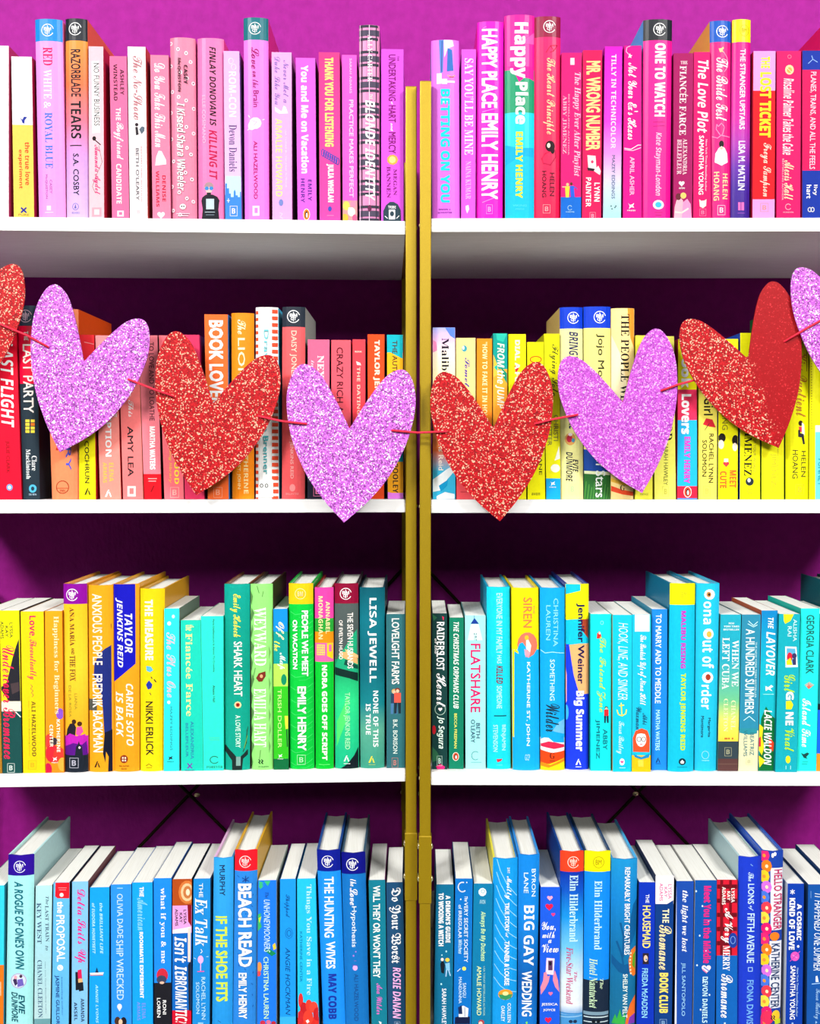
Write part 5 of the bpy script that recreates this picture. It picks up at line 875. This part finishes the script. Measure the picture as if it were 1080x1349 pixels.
bk(P_, (338, 447, 495, 332, 447, 1349), '1c7af2', 'c8d8c8', 'royal blue paperback framed by tropical leaves and flowers', [Pg('38c07c', 340, 500 + k * 14, 372, 508 + k * 10, 352, 520 + k * 14) for k in range(3)], Pg('38c07c', 374, 500, 412, 498, 396, 530), Pg('38b868', 332, 700, 356, 690, 350, 740, 360, 770, 336, 800), Pg('c8e820', 340, 720, 358, 710, 348, 750), Pg('f8d030', 424, 880, 440, 866, 446, 900, 430, 910), Pg('148c58', 372, 910, 410, 905, 446, 930, 420, 946), O(346, 1010, 14, 30, 'f09848'), O(342, 1050, 12, 16, 'f04c50'),
   O(366, 1342, 16, 14, 'd03048'), O(400, 1338, 14, 12, 'e87090'), O(430, 1344, 14, 12, 'c02838'), T('The', 566, 600, 380, 400, '1c4c9c', 'i'), T('UNHONEYMOONERS', 610, 922, 372, 410, 'd4f4ff', 'o'), T('CHRISTINA LAUREN', 950, 1316, 370, 402, 'ccf8c4', 's'))
bk(P_, (469, 562, 487, 468, 562, 1349), '1c9af2 1306 38b4f4', '104c90', 'azure paperback with navy script and ornament', T('Shipped', 580, 716, 492, 528, '0c4c94', 'c'), RG(522, 810, 12, 18, 4, '1060b0'), RG(522, 810, 22, 32, 3, '1468b8', n=8), T('ANGIE HOCKMAN', 895, 1296, 500, 530, '0c3c84', 'o'))
bk(P_, (570, 680, 485, 574, 700, 1349), '24c4fa 1310 e03028', '1488b8', 'cyan paperback with red blossoms at the foot', T('Things You Save in a Fire', 520, 1176, 618, 658, 'b8f4f4', 'f'), T('KATHERINE CENTER', 800, 1098, 586, 602, '1084b8', 's'), O(592, 1210, 14, 44, 'e83030'), O(610, 1260, 22, 40, 'c82028'), O(640, 1240, 20, 36, 'e83c30'), O(668, 1250, 26, 34, 'f04838'), O(690, 1290, 24, 40, 'c82028'), O(590, 1310, 20, 40, 'd02830'), O(636, 1310, 30, 44, 'e84030'), Pg('fff4f0', 622, 1330, 636, 1322, 644, 1336, 630, 1346))
crop(400, 1050, 4.514, 3, UL)
bk(H_, (76, 215, 318, 114, 247, 1349), '0c1c94 442 1c94fa', '0c3c80', 'bright blue jacket with navy top band, leaning', CLUB(142, 384, 34, WH), T('THE HUNTING', 475, 835, 122, 180, WH, 'B'), T('WIVES', 860, 1020, 132, 188, WH, 'B'), T('MAY COBB', 1052, 1320, 146, 196, '1c34a4', 'x'))
bk(H_, (222, 365, 333, 249, 387, 1349), '0c1084 458 1474c4', '304c60', 'steel blue jacket with indigo band, pink flask', CLUB(290, 401, 35, WH), T('the', 488, 530, 276, 312, WH, 'c'), T('Love', 540, 642, 274, 320, WH, 'c'), T('Hypothesis', 650, 892, 278, 314, 'e8f4ff', 's'), O(310, 920, 4, 5, 'b080e0'), O(296, 944, 5, 6, 'b080e0'), LN('8868c8', 3, 300, 974, 312, 974), O(306, 1016, 15, 16, 'e0b0f0'), LN('6c58c0', 4, 292, 1000, 320, 1002), T('ALI HAZELWOOD', 1052, 1332, 300, 326, '1c4c90', 's'))
bk(P_, (386, 484, 493, 404, 496, 1349), '127c94', '904080', 'teal blue paperback with small pink script', T("WILL THEY OR WON'T THEY", 528, 1074, 412, 456, 'fcfff8', 'B'), T('Ava Wilder', 1108, 1292, 432, 468, 'e46cd0', 'c'), Pg('f0ffff', 446, 1332, 462, 1338, 462, 1349, 452, 1349))
bk(P_, (491, 589, 507, 501, 604, 1349), '1c4c74', '0c2438', 'navy slate paperback with blackletter title', T('Do Your Worst', 540, 988, 508, 578, WH, 'g'), T('ROSIE DANAN', 1013, 1318, 530, 578, 'ffb8ec', 'k'), BOX(556, 1350, 16, 14, '9ab0c8'))
# ---- row 4, right bookcase
crop(555, 1050, 4.514, 3, UR)
bk(P_, (88, 193, 520, 75, 184, 1349), '0c6c94', '0c4058', 'dark teal paperback with fair haired couple', T("A DEMON'S GUIDE", 585, 866, 144, 172, 'fcffff', 'x'), T('TO WOOING A WITCH', 570, 886, 102, 132, 'fcffff', 'x'), O(148, 918, 5, 6, 'b8f0f8'), O(122, 940, 4, 4, 'b8f0f8'), Pg('141c28', 112, 990, 128, 964, 140, 1000, 134, 1050, 118, 1044), O(124, 966, 9, 10, 'f0e0d8'), O(155, 968, 13, 12, 'f0d048'), Pg('88c8f8', 142, 990, 168, 984, 170, 1030, 148, 1030), LN('a8d0f8', 7, 150, 1028, 146, 1066), LN('a8d0f8', 7, 162, 1028, 172, 1062), O(118, 1112, 5, 6, 'b8f0f8'), T('SARAH HAWLEY', 1138, 1362, 122, 148, 'f0f8ff', 'n'))
bk(P_, (202, 305, 485, 190, 295, 1349), '0c74cc', '0c4c88', 'cobalt paperback with crescent moon and a small house', RG(244, 535, 25, 28, 7, 'f0f8ff', 0.9, 5.0), O(270, 508, 4, 4, 'f0f8ff'), O(234, 608, 4, 5, 'f0f8ff'), T('The', 590, 622, 256, 276, 'e4f4ff', 'k'), T('VERY SECRET SOCIETY', 626, 982, 254, 276, 'e4f4ff', 's'), T('of IRREGULAR', 640, 838, 220, 240, 'e4f4ff', 's'), T('Witches', 848, 932, 220, 242, 'c8ecff', 'k'), O(254, 1020, 12, 12, 'f8f060'), LN('e8f8ff', 4, 214, 1036, 232, 1020), T('SANGU', 1105, 1192, 246, 266, 'd0ecff', 's'), T('MANDANNA', 1070, 1226, 222, 240, 'd0ecff', 's'),
   Pg('101c44', 198, 1349, 200, 1310, 240, 1300, 288, 1306, 288, 1349), Pg('e8f0ff', 220, 1250, 250, 1240, 280, 1256, 276, 1308, 222, 1308), Pg('182c5c', 218, 1250, 240, 1238, 244, 1290, 222, 1290), LN('182c5c', 3, 258, 1250, 258, 1304))
bk(P_, (311, 424, 515, 298, 413, 1349), '0c7cac', '1c5070', 'teal blue paperback with white rose emblem', O(363, 565, 24, 25, 'e8fcff', 9), RG(366, 560, 10, 10, 3, '70a8b8'), HZ('AVON', 346, 380, 610, 636, 'b0e4f0', 'n'), T('Always Be My Duchess', 680, 976, 346, 382, 'ccf4ac', 'k'), T('AMALIE HOWARD', 1005, 1298, 330, 356, 'e4f4a4', 's'), T('USA TODAY BESTSELLING AUTHOR', 1006, 1300, 368, 378, '9cd0c8', 'n'), O(356, 1340, 18, 16, 'b04048'), O(352, 1346, 12, 12, 'ffd8c8'))
ar = [LN('9cdcfa', 4, 450 - k * 2, 372 + k * 78, 470, 440 + k * 76, 510, 520 + k * 70, 568, 590 + k * 64) for k in range(10)]
bk(H_, (427, 574, 367, 413, 567, 1349), '149cea', 'e8c440 2880c8', 'azure jacket with curved light lines and yellow boards', ar, HZ('THE', 510, 526, 420, 452, 'e8f8ff', 'n'), T('Mostly', 470, 608, 494, 538, 'f4fcff', 'c'), T('TRUE STORY', 628, 798, 496, 522, WH, 'B'), T('of', 806, 836, 500, 516, WH, 'i'), T('TANNER & LOUISE', 856, 1120, 494, 522, WH, 'B'), O(500, 1174, 44, 32, 'f8a030'), Pg('389860', 458, 1174, 544, 1174, 530, 1198, 500, 1206, 470, 1198), O(500, 1168, 18, 12, 'fff0a0'), T('COLLEEN', 1225, 1340, 512, 532, 'e8f8ff', 'n'), T('OAKLEY', 1240, 1334, 474, 496, 'e8f8ff', 'n'))
bk(H_, (578, 704, 345, 575, 686, 1349), '1488e4 ~700 1488e4 ~1100 0c5cb0 ~1349 1478d4', '2c80c8', 'blue jacket with very large white capitals', T('BYRON', 428, 592, 656, 680, 'e0f4ff', 's'), T('LANE', 450, 572, 610, 636, 'e0f4ff', 's'), T('BIG', 645, 792, 610, 672, WH, 'b'), T('GAY', 822, 1004, 608, 668, WH, 'b'), T('WEDDING', 1035, 1304, 598, 656, WH, 'B'), O(626, 1342, 6, 7, '88e848'))
crop(695, 1050, 4.514, 3, UR)
bk(P_, (76, 194, 535, 72, 190, 1349), '1c5ce4', '103c90', 'blue paperback with hands lifting a phone and hearts', HT(132, 600, 17, 'f8a8c8'), HT(128, 652, 23, 'e81c4c'), HT(152, 698, 12, 'f03c80'), HZ('You,', 84, 166, 742, 798, WH, 'c'), HZ('with', 88, 160, 800, 838, WH, 'c'), HZ('a', 122, 142, 848, 868, WH, 'c'), HZ('View', 84, 184, 872, 924, WH, 'c'), Pg('f8dcf0', 112, 956, 160, 960, 154, 1058, 106, 1052), R(122, 972, 148, 1030, '5c3868'), O(134, 990, 8, 12, '201828'),
   Pg('f08ca8', 78, 1175, 76, 1130, 92, 1090, 96, 1044, 110, 1040, 118, 1066, 132, 1062, 124, 1100, 104, 1140), Pg('f08ca8', 188, 1160, 180, 1090, 162, 1030, 152, 1058, 150, 1090, 164, 1130), HT(136, 1168, 13, 'f878a8'), HZ('JESSICA', 82, 178, 1224, 1243, WH, 'n'), HZ('JOYCE', 92, 164, 1258, 1276, WH, 'n'), HT(122, 1325, 20, 'e81c4c'))
bk(H_, (195, 336, 325, 190, 328, 1349), 'fb4424 445 0c30a8 ~560 1058c8 ~720 1898ea ~900 70c8f4 ~1100 e0f0fc ~1240 e8f0f8 ~1300 4898d8', '0c3c80', 'blue to white jacket with orange red top band', CLUB(272, 388, 33, 'ffe0d0'), T('Elin Hilderbrand', 464, 862, 250, 298, 'ccf4fa', 'f'), T('The', 1038, 1098, 276, 294, 'd05c90', 'i'), T('Five-Star Weekend', 893, 1232, 230, 268, 'c8487c', 'i'), LN('2888d0', 6, 190, 1285, 328, 1292), LN('a0d0f0', 5, 190, 1310, 328, 1304), O(256, 1335, 12, 10, '1c3050'), O(282, 1335, 12, 10, '1c3050'))
bk(H_, (341, 496, 325, 333, 482, 1349), 'fbf60e 445 108cf4 1090 18283e 1278 7c9cb0 1298 1c2c40', '1c3c60', 'blue jacket with yellow top band and night-dark foot', RG(422, 388, 32, 33, 4, 'b8a010'), HZ('BM', 404, 440, 372, 404, 'b8a010', 'n'), T('Elin Hilderbrand', 498, 908, 398, 440, 'c8f4fa', 'f'), T('The', 1080, 1142, 430, 450, 'd0e8c0', 'i'), T('Hotel Nantucket', 960, 1256, 368, 412, 'ccecc4', 'i'), LN('c8dce4', 7, 333, 1310, 482, 1310), LN('c8dce4', 6, 333, 1338, 482, 1338), O(392, 1334, 12, 10, '101820'), O(420, 1334, 12, 10, '101820'))
bk(H_, (500, 656, 370, 492, 641, 1349), '1c94d4 ~600 1484d0 ~900 1070a8 ~1349 186c94', '3898d8', 'sea blue jacket with orange octopus arms and kelp', Pg('0c5c98', 656, 600, 630, 640, 612, 720, 596, 820, 586, 880, 610, 890, 640, 820, 656, 740), Pg('105890', 500, 940, 540, 980, 570, 1000, 600, 990, 640, 960, 640, 1010, 590, 1060, 540, 1040, 500, 990), LN('105890', 12, 552, 750, 570, 830, 566, 950), LN('105890', 12, 530, 860, 560, 940, 570, 1010),
   Pg('f07c28', 644, 890, 616, 910, 600, 970, 606, 1040, 630, 1070, 644, 1060), Pg('60a028', 644, 920, 628, 940, 622, 1000, 640, 1030), [O(608 - abs(k - 3) * -2, 930 + 20 * k, 5, 6, 'ffe8c0') for k in range(7)], Pg('f07028', 642, 1180, 610, 1230, 590, 1290, 580, 1349, 642, 1349), Pg('38b048', 500, 1349, 520, 1290, 530, 1320, 548, 1260, 560, 1310, 580, 1280, 578, 1349), Pg('8038b0', 596, 1349, 606, 1310, 640, 1290, 640, 1349),
   T('REMARKABLY BRIGHT CREATURES', 418, 938, 578, 606, WH, 'n'), T('SHELBY VAN PELT', 1052, 1312, 566, 592, 'e8f8f0', 'n'))
crop(815, 1050, 4.514, 3, UR)
bk(P_, (121, 217, 507, 105, 208, 1349), '0c34bc', '143c78', 'ultramarine paperback with yellow capitals and keyhole picture', T('THE', 578, 630, 160, 180, 'f0f4f8', 'n'), T('HOUSEMAID', 645, 898, 142, 188, 'ffea6c', 'n'), R(142, 928, 178, 994, '2c2430'), O(160, 960, 12, 20, 'f0c8b0'), O(164, 966, 5, 6, '3880b0'), T('FREIDA McFADDEN', 1018, 1312, 138, 170, '98dcf8', 'n'))
bk(P_, (219, 328, 468, 212, 315, 1349), 'fbf6fa 636 0c3c84', '0c2048', 'navy paperback with white top label and yellow title', Pg('0c3c84', 219, 640, 280, 640, 326, 612, 326, 650, 219, 660), T('LYSSA', 518, 606, 294, 314, 'e060a0', 's'), T('KAY', 535, 596, 270, 288, 'e060a0', 's'), T('ADAMS', 512, 618, 242, 262, 'e060a0', 's'), T('THE', 665, 748, 260, 298, 'fff4c0', 'b'), T('Bromance', 760, 1026, 240, 312, 'ffecac', 'c'), T('BOOK CLUB', 1045, 1284, 242, 292, 'ffe468', 'x'), BOX(264, 1340, 20, 18, '88b0d8'))
bk(P_, (342, 446, 500, 331, 434, 1349), '1c4cac', '0c2448', 'denim blue paperback with white script', R(326, 500, 343, 1349, 'f0f4f8'), T('the light we lost', 555, 922, 370, 408, 'f8fcff', 'i'), T('JILL SANTOPOLO', 985, 1302, 370, 394, '98ccf0', 's'))
bk(P_, (454, 582, 495, 441, 570, 1349), '0c54ac', 'f0ece4', 'strong blue paperback with hot pink title and striped heart', T('Meet You in the Middle', 528, 988, 506, 546, 'e82884', 'x'), [O(460 + (k * 37) % 90, 560 + k * 88, 5, 6, 'd8f0ff') for k in range(9)], HT(520, 1020, 28, 'f8e8f4'), LN('6888d0', 7, 506, 1012, 536, 1034), LN('f080b0', 7, 500, 1026, 522, 1044), T('DEVON DANIELS', 1068, 1342, 498, 526, 'ccf4ff', 'b'))
crop(940, 1050, 4.514, 3, UR)
pd = [R(15, 520 + k * 84, 140, 545 + k * 84, '6c0c1c') for k in range(5)] + [R(38, 492, 56, 940, '7c0c1c'), R(92, 492, 108, 940, '7c0c1c')]
bk(P_, (20, 141, 492, 14, 139, 1349), 'd81c34 942 1064bc', '0c2c50', 'red plaid and blue paperback with white script', pd, O(115, 852, 28, 46, '1c3c9c'), RG(114, 850, 14, 22, 4, '80a8e8'), T('LYSSA', 542, 626, 104, 124, 'fff4f0', 'b'), T('KAY', 560, 614, 80, 98, 'fff4f0', 'b'), T('ADAMS', 534, 640, 50, 70, 'fff4f0', 'b'), T('A Very', 660, 868, 44, 114, WH, 'c'), T('MERRY', 884, 1032, 56, 94, WH, 'f'), T('Bromance', 1052, 1312, 44, 110, WH, 'c'), O(66, 1345, 6, 6, 'c8e8f8'))
bk(H_, (152, 287, 358, 144, 281, 1349), '1c3ccc', '9cb8bc 1c3090', 'ultramarine jacket with fine pale lettering and grey side', LN('78a8d8', 5, 220, 400, 232, 410), T('The', 448, 502, 206, 238, 'cce8f8', 'c'), T('LIONS', 516, 636, 204, 240, 'cce8f8', 'n'), T('of', 645, 676, 206, 236, 'cce8f8', 'c'), T('FIFTH AVENUE', 692, 986, 200, 240, 'cce8f8', 'n'), LN('a8d0f0', 4, 206, 1014, 230, 1014, 230, 1036, 206, 1036, 206, 1014), T('FIONA DAVIS', 1088, 1352, 198, 234, '7cb8f0', 'n'))
fc = ['f02878', 'f88020', 'f8d028', 'd870e0', '4878e0', 'f04050', 'f8e048', 'e81c70']
ff = [O(302 + (k % 2) * 14, 350 + k * 62, 30, 38, fc[k % 8], 9) for k in range(17)] + [O(302 + (k % 2) * 14, 350 + k * 62, 9, 11, 'fff0c0' if k % 2 else 'f89838', 7) for k in range(17)]
bk(H_, (287, 419, 322, 281, 401, 1349), '1c44ac 420 1c40a4', '1c4ca8', 'flowered jacket with two white title panels', R(338, 422, 424, 792, 'f4f4fc'), R(332, 856, 420, 1256, 'eef0fc'), ff, O(350, 346, 8, 14, WH), O(364, 338, 8, 12, WH), O(362, 828, 30, 26, 'f88024'), O(320, 1310, 36, 40, 'e8305c'), O(370, 1300, 26, 34, 'f8c830'), R(362, 1320, 400, 1349, 'c8d828'), [LN('181828', 6, 340 + 14 * k, 1298, 348 + 14 * k, 1306, 340 + 14 * k, 1314, 348 + 14 * k, 1322) for k in range(2)],
   T('HELLO STRANGER', 430, 788, 358, 406, 'c81c64', 'n'), T('KATHERINE CENTER', 870, 1252, 342, 390, '1c3c70', 'n'))
bk(P_, (440, 537, 515, 426, 526, 1349), '0c3cac', 'e4ecf4', 'deep blue paperback with pink ringed planet', LN('f0f4ff', 5, 468, 550, 468, 578), LN('f0f4ff', 5, 456, 556, 480, 572), LN('f0f4ff', 5, 480, 556, 456, 572), T('A COSMIC', 635, 852, 496, 520, WH, 'x'), T('KIND OF LOVE', 600, 908, 450, 480, WH, 'x'), O(502, 888, 7, 8, WH), O(483, 947, 26, 28, 'f058c0'), LN('f8a0e0', 4, 470, 940, 496, 956), LN('c048b8', 5, 454, 976, 512, 918), T('SAMANTHA YOUNG', 1003, 1322, 456, 482, WH, 'n'), T('New York Times Bestselling Author', 1015, 1305, 490, 500, 'a8c8f0', 'n'), O(468, 1345, 6, 5, 'a8c8f0'))
bk(P_, (562, 690, 520, 552, 690, 1349), '1454a8', '10386c', 'mid blue paperback with slanting thin white title and boat', T('IT HAPPENED ONE SUMMER', 572, 1032, 600, 638, 'f0f8ff', 'o'), LN('5c88c8', 5, 578, 560, 578, 600), Pg('f0f8ff', 606, 1066, 616, 1062, 624, 1100, 606, 1100), LN('a8d0f8', 5, 584, 1112, 640, 1106), T('Tessa Bailey', 1140, 1320, 596, 632, '9cc4ec', 'c'), Pg('9cc4ec', 606, 1330, 616, 1340, 604, 1348))
bk(P_, (700, 820, 500, 700, 820, 1349), '1860b4', '10386c', 'blue paperback beyond the picture edge with only pages showing')
build_all()

# ================================================================== garland of glitter hearts
HALF = [(0, 84), (18, 52), (36, 24), (50, 9), (66, 3), (78, 12), (85.5, 36), (85, 64), (76, 102), (56, 144), (30, 178), (0, 207)]
def smooth(pts, n=5):
    out = []
    for i in range(len(pts) - 1):
        p0, p1, p2, p3 = pts[max(i - 1, 0)], pts[i], pts[i + 1], pts[min(i + 2, len(pts) - 1)]
        for k in range(n):
            t = k / n
            out.append(tuple(0.5 * ((2 * b_) + (-a + c) * t + (2 * a - 5 * b_ + 4 * c - d) * t * t + (-a + 3 * b_ - 3 * c + d) * t ** 3) for a, b_, c, d in zip(p0, p1, p2, p3)))
    return out
rh = smooth(HALF)                                      # notch ... tip, right half
OUT = rh + [(0, 207)] + [(-x, y) for x, y in rh[:0:-1]]
def solve3(A, y):
    M = [r_[:] + [v_] for r_, v_ in zip(A, y)]
    for i in range(3):
        p = max(range(i, 3), key=lambda k: abs(M[k][i])); M[i], M[p] = M[p], M[i]
        for k in range(3):
            if k != i:
                f = M[k][i] / M[i][i]; M[k] = [a - f * b_ for a, b_ in zip(M[k], M[i])]
    return [M[i][3] / M[i][i] for i in range(3)]
def fit(dst):
    src = [(0, 84), (0, 207), (-66, 3), (66, 3)]
    A = [[sum(u[i] * u[j] for u in [(x, y, 1) for x, y in src]) for j in range(3)] for i in range(3)]
    return [solve3(A, [sum((x, y, 1)[i] * d[c] for (x, y), d in zip(src, dst)) for i in range(3)]) for c in (0, 1)]
def at_y(p, y):
    d = ray(*p); t = (y - CAM.y) / d.y
    return CAM + d * t
HEARTS = [  # notch, tip, left lobe top, right lobe top (photo pixels), plane, material, label
    ((-38, 430), (-85, 560), (-112, 330), (14, 347), -0.026, G_RED, 'red glitter heart cut by the left edge of the photo'),
    ((116.5, 472.6), (76.2, 597), (72.7, 376), (186, 422), -0.030, G_PUR, 'purple glitter heart hanging highest on the left bookcase, tilted'),
    ((285.6, 522.5), (256.5, 656), (232, 439), (355.5, 471), -0.0265, G_RED, 'red glitter heart in front of the orange books on the left bookcase'),
    ((460.6, 564.4), (453, 688.5), (400, 479.4), (530, 487), -0.030, G_PUR, 'purple glitter heart hanging upright just left of the gold posts'),
    ((648, 559), (659.3, 688.7), (583.4, 491.8), (706.8, 478), -0.030, G_RED, 'red glitter heart hanging upright just right of the gold posts'),
    ((815.6, 526.9), (847.6, 650.8), (747, 471), (863.6, 434), -0.0265, G_PUR2, 'purple glitter heart between the two red hearts on the right bookcase'),
    ((982.4, 468.5), (1027, 591.9), (903.7, 423), (1016, 372.5), -0.023, G_RED_SHADE, 'red heart whose upright right lobe looks smooth and dark'),
    ((1112, 432), (1172, 560), (1054, 350), (1162, 290), -0.0275, G_PUR, 'pale purple glitter heart cut by the right edge of the photo')]
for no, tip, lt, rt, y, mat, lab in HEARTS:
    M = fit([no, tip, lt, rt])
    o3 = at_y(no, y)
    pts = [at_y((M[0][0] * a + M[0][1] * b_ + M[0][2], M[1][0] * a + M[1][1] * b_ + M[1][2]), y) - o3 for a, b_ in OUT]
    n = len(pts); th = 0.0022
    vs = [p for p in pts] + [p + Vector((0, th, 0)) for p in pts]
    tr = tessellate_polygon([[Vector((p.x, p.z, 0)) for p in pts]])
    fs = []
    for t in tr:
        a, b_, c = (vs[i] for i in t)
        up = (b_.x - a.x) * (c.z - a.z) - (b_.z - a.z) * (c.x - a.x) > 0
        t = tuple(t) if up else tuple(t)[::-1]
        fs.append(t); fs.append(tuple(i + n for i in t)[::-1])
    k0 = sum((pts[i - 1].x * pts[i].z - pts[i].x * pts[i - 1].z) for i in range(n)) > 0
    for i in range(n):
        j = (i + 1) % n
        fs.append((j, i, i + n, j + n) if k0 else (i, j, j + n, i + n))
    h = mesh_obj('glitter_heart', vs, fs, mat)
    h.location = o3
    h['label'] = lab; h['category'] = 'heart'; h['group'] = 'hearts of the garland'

F_ = 0.0024; B_ = 0.0045
def s_(p, y): return at_y(p, y)
ys = [h_[4] for h_ in HEARTS]
path = [s_((-165, 372), -0.014), s_((-120, 385), ys[0] + B_), s_((-30, 414), ys[0] + B_), s_((-26, 416), ys[0] - F_), s_((2, 428), ys[0] - F_), s_((36, 442), -0.0310 - F_ * .5),
        s_((63, 457), ys[1] - F_), s_((66, 459), ys[1] + B_), s_((167, 499), ys[1] + B_), s_((170, 500), ys[1] - F_), s_((203, 513), ys[1] - F_), s_((228, 522), ys[2] - F_), s_((231, 524), ys[2] + B_),
        s_((338, 548), ys[2] + B_), s_((342, 548.5), ys[2] - F_), s_((372, 555), ys[3] - F_), s_((403, 558.4), ys[3] - F_), s_((406, 559), ys[3] + B_), s_((514, 567), ys[3] + B_), s_((517, 567), ys[3] - F_), s_((550, 570), ys[3] - F_),
        s_((587, 568.5), ys[4] - F_), s_((590, 568), ys[4] + B_), s_((702, 558.5), ys[4] + B_), s_((706, 558), ys[4] - F_), s_((730, 552), ys[4] - F_), s_((759.4, 546.6), ys[5] - F_), s_((763, 545.5), ys[5] + B_),
        s_((868, 515.5), ys[5] + B_), s_((872, 514.3), ys[5] - F_), s_((892, 507), ys[5] - F_), s_((914, 501), ys[6] + B_), s_((1030, 452), ys[6] + B_), s_((1035, 449), ys[6] - F_), s_((1065, 431), ys[7] - F_), s_((1092, 416), ys[7] - F_), s_((1095, 414), ys[7] + B_), s_((1200, 372), ys[7] + B_), s_((1262, 350), -0.014)]
st = tube('garland_string', path, 0.00125, M_STRING, n=8)
st['label'] = 'red string threaded through the hearts, strung between the outer gold posts'; st['category'] = 'string'
